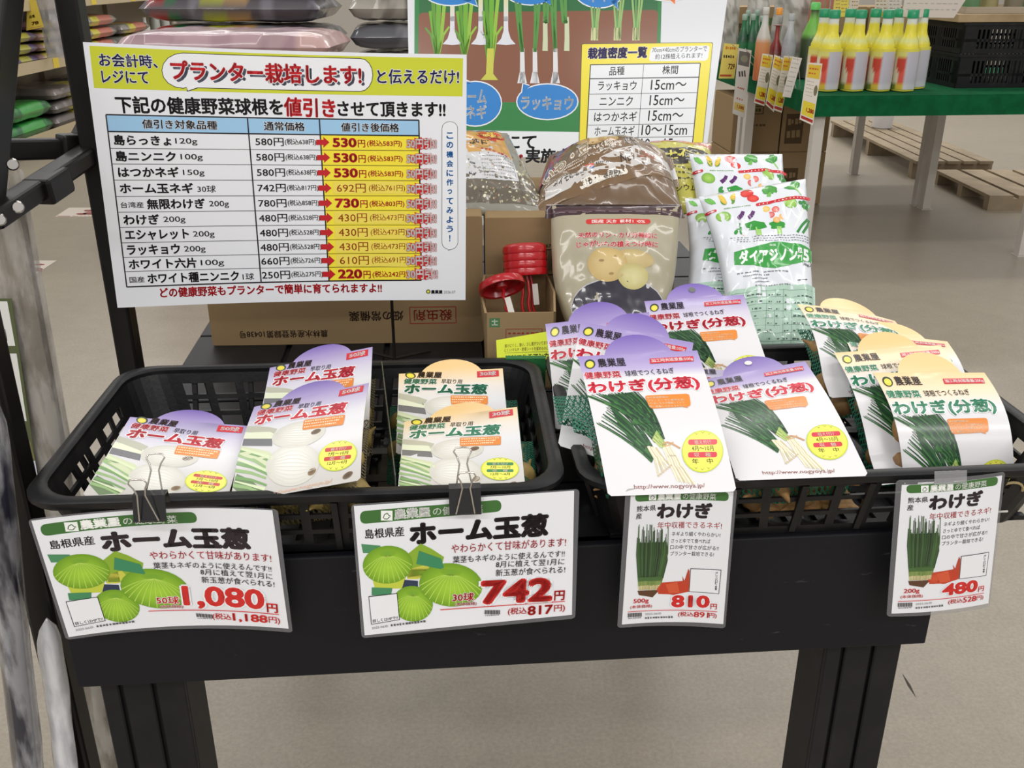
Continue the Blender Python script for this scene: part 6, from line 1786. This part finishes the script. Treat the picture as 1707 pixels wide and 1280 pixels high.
for i, (p, row) in enumerate([(p, 'front') for p in fr] + [(p, 'rear') for p in bk]):
    k = i if row == 'front' else i - 4
    if i == 0: o = proto
    else:
        o = copy_tree(proto); o.location = (p.x, p.y, TT)
    o['label'] = 'yellow vinegar bottle with green cap, %s from the left in the %s row' % (ORD[k], row)
# black stacked crates
def big_crate(label, ox, oy, oz, w, d, h, rz):
    t = thing('stacking_crate', label, 'crate', (ox, oy, oz), rz, 'black stacking crates on the right table')
    M = Matrix.Translation((ox, oy, oz)) @ Matrix.Rotation(rz, 4, 'Z'); th = .008
    def wall(p0, p1, name):
        m = MB(); p0 = Vector((*p0, 0)); p1 = Vector((*p1, 0)); L = (p1 - p0).length; e = (p1 - p0) / L; q = Vector((-e.y, e.x, 0))
        # solid / slotted pattern in columns
        def pane(x0, x1, z0, z1):
            vs = [M @ (p0 + e * x + q * s_ + Vector((0, 0, z))) for z in (z0, z1) for s_ in (0, th) for x in (x0, x1)]
            m.add(vs, [(0, 2, 3, 1), (4, 5, 7, 6), (0, 1, 5, 4), (2, 6, 7, 3), (0, 4, 6, 2), (1, 3, 7, 5)])
        rows = ((.0, .02, 0), (.02, .05, 1), (.05, .062, 0), (.062, .105, 1), (.105, h - .012, 0) if h < .14 else (.105, .118, 0))
        pane(0, L, 0, .022); pane(0, L, .052, .064); pane(0, L, h - .03, h); 
        x = 0
        while x < L - .001:
            pane(x, min(L, x + (.06 if x == 0 or x > L - .07 else .010)), .022, h - .03)
            x += .06 if x == 0 else .021
        mid0 = L * .42; pane(mid0, mid0 + .05, .02, h - .03)
        return m.build(name, CRATE_PLASTIC, t)
    wall((0, 0), (w, 0), 'side_wall'); wall((w, 0), (w, d), 'side_wall'); wall((w, d), (0, d), 'side_wall'); wall((0, d), (0, 0), 'side_wall')
    m = MB(); m.box(.01, .01, .004, w - .01, d - .01, .012, M); m.build('bottom', CRATE_PLASTIC, t)
    m = MB()
    for a_, b_ in (((-.006, -.006), (w + .006, .010)), ((-.006, d - .010), (w + .006, d + .006)), ((-.006, .010), (.010, d - .010)), ((w - .010, .010), (w + .006, d - .010))): m.box(a_[0], a_[1], h - .012, b_[0], b_[1], h, M)
    m.build('rim', CRATE_PLASTIC, t)
    return M
cc = on_table(1590, 148)
big_crate('black slotted crate standing on the green cloth, lower of two', cc.x + .01, cc.y + .02, TT + .0005, .62, .42, .150, TY)
big_crate('black slotted crate stacked on another, upper of two', cc.x + .01, cc.y + .02, TT + .152, .62, .42, .135, TY)
zt = TT + .288
MW = Matrix.Translation((cc.x, cc.y + .01, zt)) @ Matrix.Rotation(TY, 4, 'Z')
m = MB(); m.box(-.03, 0, 0, .72, .44, .035, MW); tag(m.build('wooden_board', mat('raw_wood', rgb(176, 152, 118), rough=.7, mottle=(7, rgb(150, 126, 94), .35, .7)), None, bevel=.003, origin=(cc.x, cc.y, zt)), 'pale wooden board lying across the black crates', 'board')
m = MB()
for a_, b_, z0, z1 in (((.02, .04), (.70, .40), .036, .042), ((.02, .04), (.70, .048), .042, .064), ((.02, .392), (.70, .40), .042, .064), ((.02, .048), (.028, .392), .042, .064), ((.692, .048), (.70, .392), .042, .064)): m.box(a_[0], a_[1], z0, b_[0], b_[1], z1, MW)
tag(m.build('shallow_tray', mat('tray_beige', rgb(168, 156, 136), rough=.5), None, origin=(cc.x + .3, cc.y + .2, zt + .036)), 'shallow beige tray of jars on the wooden board', 'tray')
for i in range(6):
    p = MW @ Vector((.10 + .105 * i, .16 + .03 * (i % 2), .0425)); m = MB(); c_ = [rgb(86, 128, 84), rgb(150, 140, 96), rgb(120, 110, 90)][i % 3]
    m.lathe([(.038, 0), (.042, .003), (.042, .085), (.036, .092)], 16, Matrix.Translation(p), col=[c_, c_, c_, rgb(206, 200, 186)])
    o = m.build('jar', INKM, None, smooth=40, origin=p); tag(o, 'small jar on the shallow tray, %s from the left' % ORD[i], 'jar', 'jars on the shallow tray')
# white notice card above the bottles
def card3(name, label, cat, group, q, ys, base, marks, thick=.001, hook=None):
    P = [at_y(u, v, y) for (u, v), y in zip(q, ys)]
    a = Art(100, 160, q); marks(a)
    o = sheet(name, a, box_outline(100, 160), bil(*P), PAPER, None, base=base, back=base, thick=thick, cut=(30, 30), origin=(P[2] + P[3]) / 2)
    if hook is not None:
        a_ = P[0].lerp(P[1], .5); m = MB(); m.tube([a_ + Vector((0, .0008, -.012)), a_ + Vector((0, .001, .004)), (a_ + hook) / 2 + Vector((0, 0, .01)), hook], .0016, 6); m.build('hanger_wire', CHROME, o, smooth=True)
    return tag(o, label, cat, group)
gm = rgb(150, 146, 142)
yk = at_z(1590, 148, TT).y
card3('notice_card', 'white notice card leaning on the crates above the bottles', 'notice', None, [(1512, -28), (1628, -28), (1590, 30), (1503, 28)], (yk - .012, yk - .004, yk - .004, yk - .012), rgb(212, 202, 192), lambda a: [a.scrib((1514 - i, -18 + i * 9), (1606 - i * 3, -17 + i * 9), 1.2, gm, 9, i) for i in range(5)])
m = MB(); P = [at_y(u, v, yk - .003) for u, v in ((1530, 20), (1534, 20))]; m.bar((P[0].x, yk + .004, P[0].z), (P[0].x, yk + .004, TT + .0005), .012, .008); tag(m.build('card_stand', WHITE_LEG, None), 'slim stick propping up the white notice card', 'stand')
# price tags hanging from the table edges
def price_marks(x0, y0, x1, y1, x2, y2, x3, y3, scheme):
    # corners top left, top right, bottom right, bottom left
    def W(fx, fy):
        ax, ay = x0 + (x1 - x0) * fx, y0 + (y1 - y0) * fx; bx, by = x3 + (x2 - x3) * fx, y3 + (y2 - y3) * fx
        return (ax + (bx - ax) * fy, ay + (by - ay) * fy)
    def f(a):
        def q(fx0, fy0, fx1, fy1, c_): a.P([W(fx0, fy0), W(fx1, fy0), W(fx1, fy1), W(fx0, fy1)], c_)
        if scheme == 'bottle':
            q(.06, .03, .94, .26, rgb(224, 190, 60)); q(.06, .66, .94, .90, rgb(226, 206, 60)); q(.06, .92, .94, .97, rgb(170, 50, 40)); a.z = 1
            a.E(*W(.8, .45), 3.2, 9, rgb(120, 116, 90), .15)
            for i in range(5): a.scrib(W(.12, .32 + i * .06), W(.62, .32 + i * .06), 1.0, rgb(150, 130, 124), 4, i)
            a.scrib(W(.14, .10), W(.86, .10), 3, rgb(196, 100, 40), 4, 5); a.scrib(W(.14, .18), W(.7, .18), 3, rgb(196, 100, 40), 3, 6)
            a.T('1,280', W(.34, .80), W(.92, .80), 8, rgb(206, 50, 40), .05)
        elif scheme == 'grey':
            q(.08, .04, .92, .26, rgb(104, 100, 96)); q(.08, .82, .92, .93, rgb(200, 176, 96)); a.z = 1
            a.E(*W(.5, .15), 6, 6, rgb(130, 130, 110)); a.scrib(W(.2, .40), W(.8, .36), 14, rgb(70, 66, 66), 3, 4); a.scrib(W(.2, .60), W(.8, .60), 4, rgb(176, 90, 70), 4, 7); a.scrib(W(.2, .76), W(.8, .76), 3, rgb(180, 100, 80), 3, 8)
            a.T('1,580', W(.3, .875), W(.86, .875), 6, rgb(190, 90, 40), .04)
        elif scheme == 'yellow':
            a.z = 1; a.scrib(W(.15, .12), W(.85, .12), 5, rgb(206, 130, 40), 5, 2); a.scrib(W(.1, .36), W(.85, .36), 6, rgb(60, 56, 40), 5, 3); a.T('729', W(.5, .64), W(.92, .64), 9, rgb(120, 60, 40), .03); q(.05, .88, .8, .94, rgb(190, 90, 60))
        elif scheme == 'white':
            for i in range(8): a.scrib(W(.15, .06 + i * .115), W(.85, .06 + i * .115), 1.6, rgb(150, 146, 142), 4, i)
    return f
TAGS = [('yellow price tag reading 729 at the poster edge', [(1207, 72), (1232, 74), (1224, 131), (1198, 131)], (5.10, 5.14), rgb(232, 214, 110), 'yellow'),
        ('tall grey toned price tag next to the yellow 729 tag', [(1231, 80), (1253, 84), (1241, 197), (1221, 189)], (5.00, 5.03), rgb(206, 200, 194), 'grey'),
        ('white and yellow price tag, leftmost of the three overlapping', [(1271, 89), (1289, 92), (1274, 177), (1257, 171)], (4.80, 4.83), rgb(226, 218, 206), 'bottle'),
        ('white and yellow price tag, middle of the three overlapping', [(1291, 91), (1308, 98), (1290, 187), (1276, 174)], (4.72, 4.75), rgb(226, 218, 206), 'bottle'),
        ('white and yellow price tag, rightmost of the three overlapping', [(1307, 93), (1322, 94), (1303, 188), (1289, 183)], (4.66, 4.69), rgb(226, 218, 206), 'bottle'),
        ('plain white printed tag turned away, right of the overlapping tags', [(1321, 94), (1337, 97), (1318, 163), (1304, 161)], (4.60, 4.60), rgb(214, 206, 198), 'white'),
        ('tall white and yellow price tag hanging at the corner of the green cloth', [(1347, 104), (1371, 106), (1355, 209), (1333, 199)], (4.345, 4.365), rgb(228, 220, 208), 'bottle')]
for lab, q, ys, base, sch in TAGS:
    c0 = at_y(q[0][0], q[0][1], ys[0]); loc = T1.inverted() @ c0 if ys[0] < 5.42 else None
    hk = T1 @ Vector((min(max(loc.x, .004), 1.4), min(max(loc.y, .004), 1.05), TT + .0005))
    card3('hanging_price_tag', lab, 'price tag', 'price tags hanging along the green table', q, (ys[0], ys[1], ys[1], ys[0]), base, price_marks(*[c for p in q for c in p], sch), thick=.0012, hook=hk)
for i, (q, base) in enumerate((([(1392, -8), (1403, -8), (1397, 24), (1388, 24)], rgb(222, 204, 100)), ([(1402, -8), (1416, -4), (1412, 28), (1398, 28)], rgb(224, 206, 90)), ([(1419, -8), (1434, -8), (1428, 28), (1412, 26)], rgb(214, 202, 186)), ([(1460, -8), (1482, -8), (1478, 28), (1457, 28)], rgb(210, 202, 190)), ([(1482, -8), (1504, -8), (1500, 28), (1479, 28)], rgb(212, 206, 198)))):
    y_ = 5.02 + .0 * i
    card3('hanging_price_tag', 'small %s tag above the bottle caps, %s from the left' % (('yellow', 'yellow', 'brown printed', 'yellow footed white', 'plain white')[i], ORD[i]), 'price tag', 'tags above the bottle caps', q, (y_,) * 4, base,
          lambda a, q=q, i=i: [a.scrib((q[0][0] + 1, 2 + k * 6), (q[1][0] - 3, 2 + k * 6), 2, rgb(150, 120, 80) if i < 4 else gm, 3, k) for k in range(4)] + ([a.P([(1459, 20), (1478, 20), (1477, 27), (1458, 27)], rgb(206, 170, 50))] if i == 3 else []), hook=Vector((at_y(q[0][0] + 5, -8, 5.03).x, 5.03, at_y(1386, -12, 5.03).z + .02)))
# wire the small tags hang from
m = MB(); y_ = 5.03; a0, a1 = at_y(1386, -12, y_), at_y(1508, -12, y_)
m.tube([Vector((a0.x, y_, TT + .001)), Vector((a0.x, y_, a0.z + .02)), Vector((a1.x, y_, a0.z + .02)), Vector((a1.x, y_, TT + .001))], .004, 8)
tag(m.build('tag_rail', CHROME, None, smooth=50), 'thin wire rail carrying the small tags above the bottles', 'rail')

# bottles and bags on the table behind
def bottle(label, p, h, r, cols, group, name='bottle', cap=None, prof=None, capn='cap'):
    t = thing(name, label, 'bottle', p, 0, group); M = Matrix.Translation(p)
    pr = prof or [(r * .85, 0), (r, .006), (r, h * .52), (r * .9, h * .60), (r * .42, h * .78), (r * .36, h * .90)]
    m = MB(); m.lathe(pr, 20, M, col=[cols[min(i, len(cols) - 1)] for i in range(len(pr))]); m.build('bottle_body', INKM, t, smooth=50)
    m = MB(); m.lathe([(r * .40, h * .90), (r * .44, h * .905), (r * .44, h * .985), (r * .36, h)], 18, M, col=cap or cols[-1]); m.build(capn, INKM, t, smooth=40)
    return t
GB = 'green glass bottles at the poster edge'
dg, mg = rgb(16, 62, 40), rgb(28, 110, 66)
for i, (u, v, h) in enumerate(((1233, 100, .30), (1247, 100, .30), (1262, 99, .29), (1239, 86, .30), (1254, 85, .30))):
    p = on_table(u, v + 26); bottle('dark green bottle at the poster edge, %s of five' % ('front left', 'front middle', 'front right', 'rear left', 'rear right')[i] if False else 'dark green bottle beside the poster edge, ' + ('front left', 'front middle', 'front right', 'rear left', 'rear right')[i], p, h, .030, [dg, dg, mg, dg, mg], GB, cap=rgb(150, 176, 160))
p = on_table(1346, 131); bottle('large bright green bottle with a black neck band, left of the yellow bottles', p, .36, .055, [rgb(40, 60, 36), rgb(66, 70, 60), rgb(60, 80, 44), rgb(110, 180, 60), rgb(110, 186, 60), rgb(60, 70, 40)], None, cap=rgb(96, 200, 96))
p = on_table(1288, 131); bottle('slim red necked bottle with a big orange cap', p, .335, .036, [rgb(110, 120, 110), rgb(120, 130, 118), rgb(120, 30, 26), rgb(150, 40, 30), rgb(150, 36, 30)], None, cap=rgb(232, 150, 40), prof=[(.03, 0), (.036, .005), (.034, .14), (.012, .19), (.010, .25), (.030, .255)])
m = MB(); pq = p + Vector((0, 0, .256)); m.lathe([(.034, 0), (.040, .004), (.050, .075), (.047, .08)], 20, Matrix.Translation(pq), col=rgb(232, 150, 40))
p = on_table(1309, 133); bottle('grey bottle with a silver cap between orange cap and green bottle', p, .31, .034, [rgb(150, 150, 156), rgb(160, 160, 166), rgb(170, 170, 176), rgb(150, 152, 156), rgb(190, 190, 196)], None, cap=rgb(170, 174, 178))
p = on_table(1266, 134); bottle('clear plastic bottle with orange sauce beside the tall grey tag', p, .34, .036, [rgb(206, 120, 70), rgb(206, 110, 60), rgb(206, 140, 90), rgb(196, 190, 180), rgb(206, 204, 198)], None, cap=rgb(206, 204, 198))
for i, (u, v, w_, h_) in enumerate(((1262, 40, .16, .34), (1310, 34, .18, .30), (1328, 30, .18, .30), (1215, 30, .14, .3), (1370, 18, .16, .36))):
    y_ = (5.98, 5.86, 5.75, 5.98, 5.60)[i]; c = at_y(u, v, y_); 
    m = MB(); sd = i
    def BF(a_, b_, s_):
        q = max(0, 1 - abs(2 * a_ - 1) ** 2.6) ** .5 * max(0, 1 - abs(2 * b_ - 1) ** 3) ** .4
        return Vector((c.x + (a_ - .5) * w_ * (.75 + .25 * b_), y_ + s_ * .05 * q + .012 * noise.noise(Vector((a_ * 6, b_ * 6, sd))), c.z + h_ * .5 - b_ * (c.z + h_ * .5 - TT - .002)))
    col2 = rgb(176, 108, 90) if i == 4 else rgb(190, 186, 178)
    m.grid(lambda a_, b_: BF(a_, b_, -1), 10, 20, col=lambda a_, b_: col2 if noise.noise(Vector((a_ * 5, b_ * 6, sd))) > -.1 else (rgb(150, 140, 96) if i == 4 else rgb(150, 146, 138))); m.grid(lambda a_, b_: BF(a_, b_, 1) + Vector((0, .002, 0)), 10, 20, col=lambda a_, b_: col2, flip=True)
    tag(m.build('snack_bag' if i == 4 else 'clear_bag', INKM, None, smooth=True, origin=(c.x, y_, TT)), ('crinkled clear bag rising behind the orange sauce bottle', 'crinkled clear bag behind the grey bottle', 'crinkled clear bag behind the large green bottle', 'crinkled clear bag behind the dark green bottles', 'red and olive printed snack bag behind the first yellow bottles')[i], 'bag')
# cartons under and on the rear table
def plain_carton(label, c, s_, rz, group, marks):
    x, y, z = s_; M = Matrix.Translation(c) @ Matrix.Rotation(rz, 4, 'Z')
    t = thing('cardboard_box', label, 'box', c, rz, group)
    m = MB(); m.col = BOXCOL; m.box(0, .0015, 0, x, y, z, M); m.build('box_body', CARTON_PRINT, t, bevel=.006)
    a = Art(x * 1000, z * 1000); marks(a)
    P = [M @ Vector(p) for p in ((0, 0, z), (x, 0, z), (x, 0, 0), (0, 0, 0))]
    sheet('front_panel', a, box_outline(x * 1000, z * 1000), bil(*P), CARTON_PRINT, t, base=BOXCOL, back=BOXCOL2, thick=.0012)
def mk1(a):
    a.R(a.w * .2, a.h * .15, a.w * .62, a.h * .3, rgb(78, 60, 44)); a.z = 1; a.R(a.w * .22, a.h * .165, a.w * .60, a.h * .285, BOXCOL); a.scrib((a.w * .24, a.h * .225), (a.w * .58, a.h * .225), a.h * .07, rgb(78, 96, 60), 5, 2)
    a.scrib((a.w * .2, a.h * .5), (a.w * .7, a.h * .5), a.h * .05, rgb(96, 76, 54), 7, 3); a.E(a.w * .2, a.h * .78, a.w * .06, a.h * .09, rgb(110, 88, 60))
def mk2(a):
    a.R(a.w * .08, a.h * .3, a.w * .45, a.h * .85, rgb(92, 74, 54)); a.z = 1; a.scrib((a.w * .12, a.h * .45), (a.w * .42, a.h * .43), a.h * .12, BOXCOL, 4, 2); a.scrib((a.w * .12, a.h * .68), (a.w * .42, a.h * .66), a.h * .14, BOXCOL, 3, 5)
    a.R(a.w * .66, a.h * .2, a.w * .92, a.h * .34, rgb(84, 104, 66)); a.scrib((a.w * .6, a.h * .5), (a.w * .9, a.h * .5), a.h * .04, rgb(96, 76, 54), 6, 6); a.scrib((a.w * .66, a.h * .8), (a.w * .9, a.h * .8), a.h * .1, rgb(70, 56, 40), 2, 7)
GC = 'brown cartons under the rear table'
for i, (px, mk, lab) in enumerate(((.0, mk1, 'brown carton under the rear table, left with framed print'), (.285, mk2, 'brown carton under the rear table, right with dark square print'))):
    for k in range(2):
        c = T2 @ Vector((px, .10, .003 + k * .303)); plain_carton(lab + (', lower' if k == 0 else ', upper'), c, (.275, .40, .30), TY, GC, mk)
for i in range(3):
    c = T2 @ Vector((.02 + i * .47, .68, TT + .001)); plain_carton('brown carton standing on the rear table, %s from the left' % ORD[i], c, (.45, .30, .30), TY, 'brown cartons on the rear table', mk1 if i % 2 else mk2)
# pallets and bucket seen under the tables
pallet('long slatted wooden pallet carrying a white bucket under the tables', 2.62, 6.32, 3.14, 8.15, .12, 5, rgb(150, 134, 110), along='y')
pallet('slatted wooden pallet nearer the camera at the right edge', 2.71, 5.45, 3.7, 6.22, .085, 6, rgb(166, 148, 122), along='y')
p = Vector((2.90, 7.75, .121)); t = thing('bucket', 'white plastic bucket standing on the far wooden pallet', 'bucket', p)
m = MB(); m.lathe([(.07, 0), (.075, .004), (.088, .25), (.094, .252), (.094, .27), (.088, .272), (.086, .262), (.072, .01)], 24, Matrix.Translation(p), col=rgb(206, 204, 204)); m.build('pail', INKM, t, smooth=40)
m = MB(); m.tube([p + Vector((.09 * math.cos(a_), -.02 - .06 * math.sin(a_), .25 - .09 * math.sin(a_))) for a_ in [math.pi * k / 10 for k in range(11)]], .003, 8); m.build('handle', CHROME, t, smooth=True)
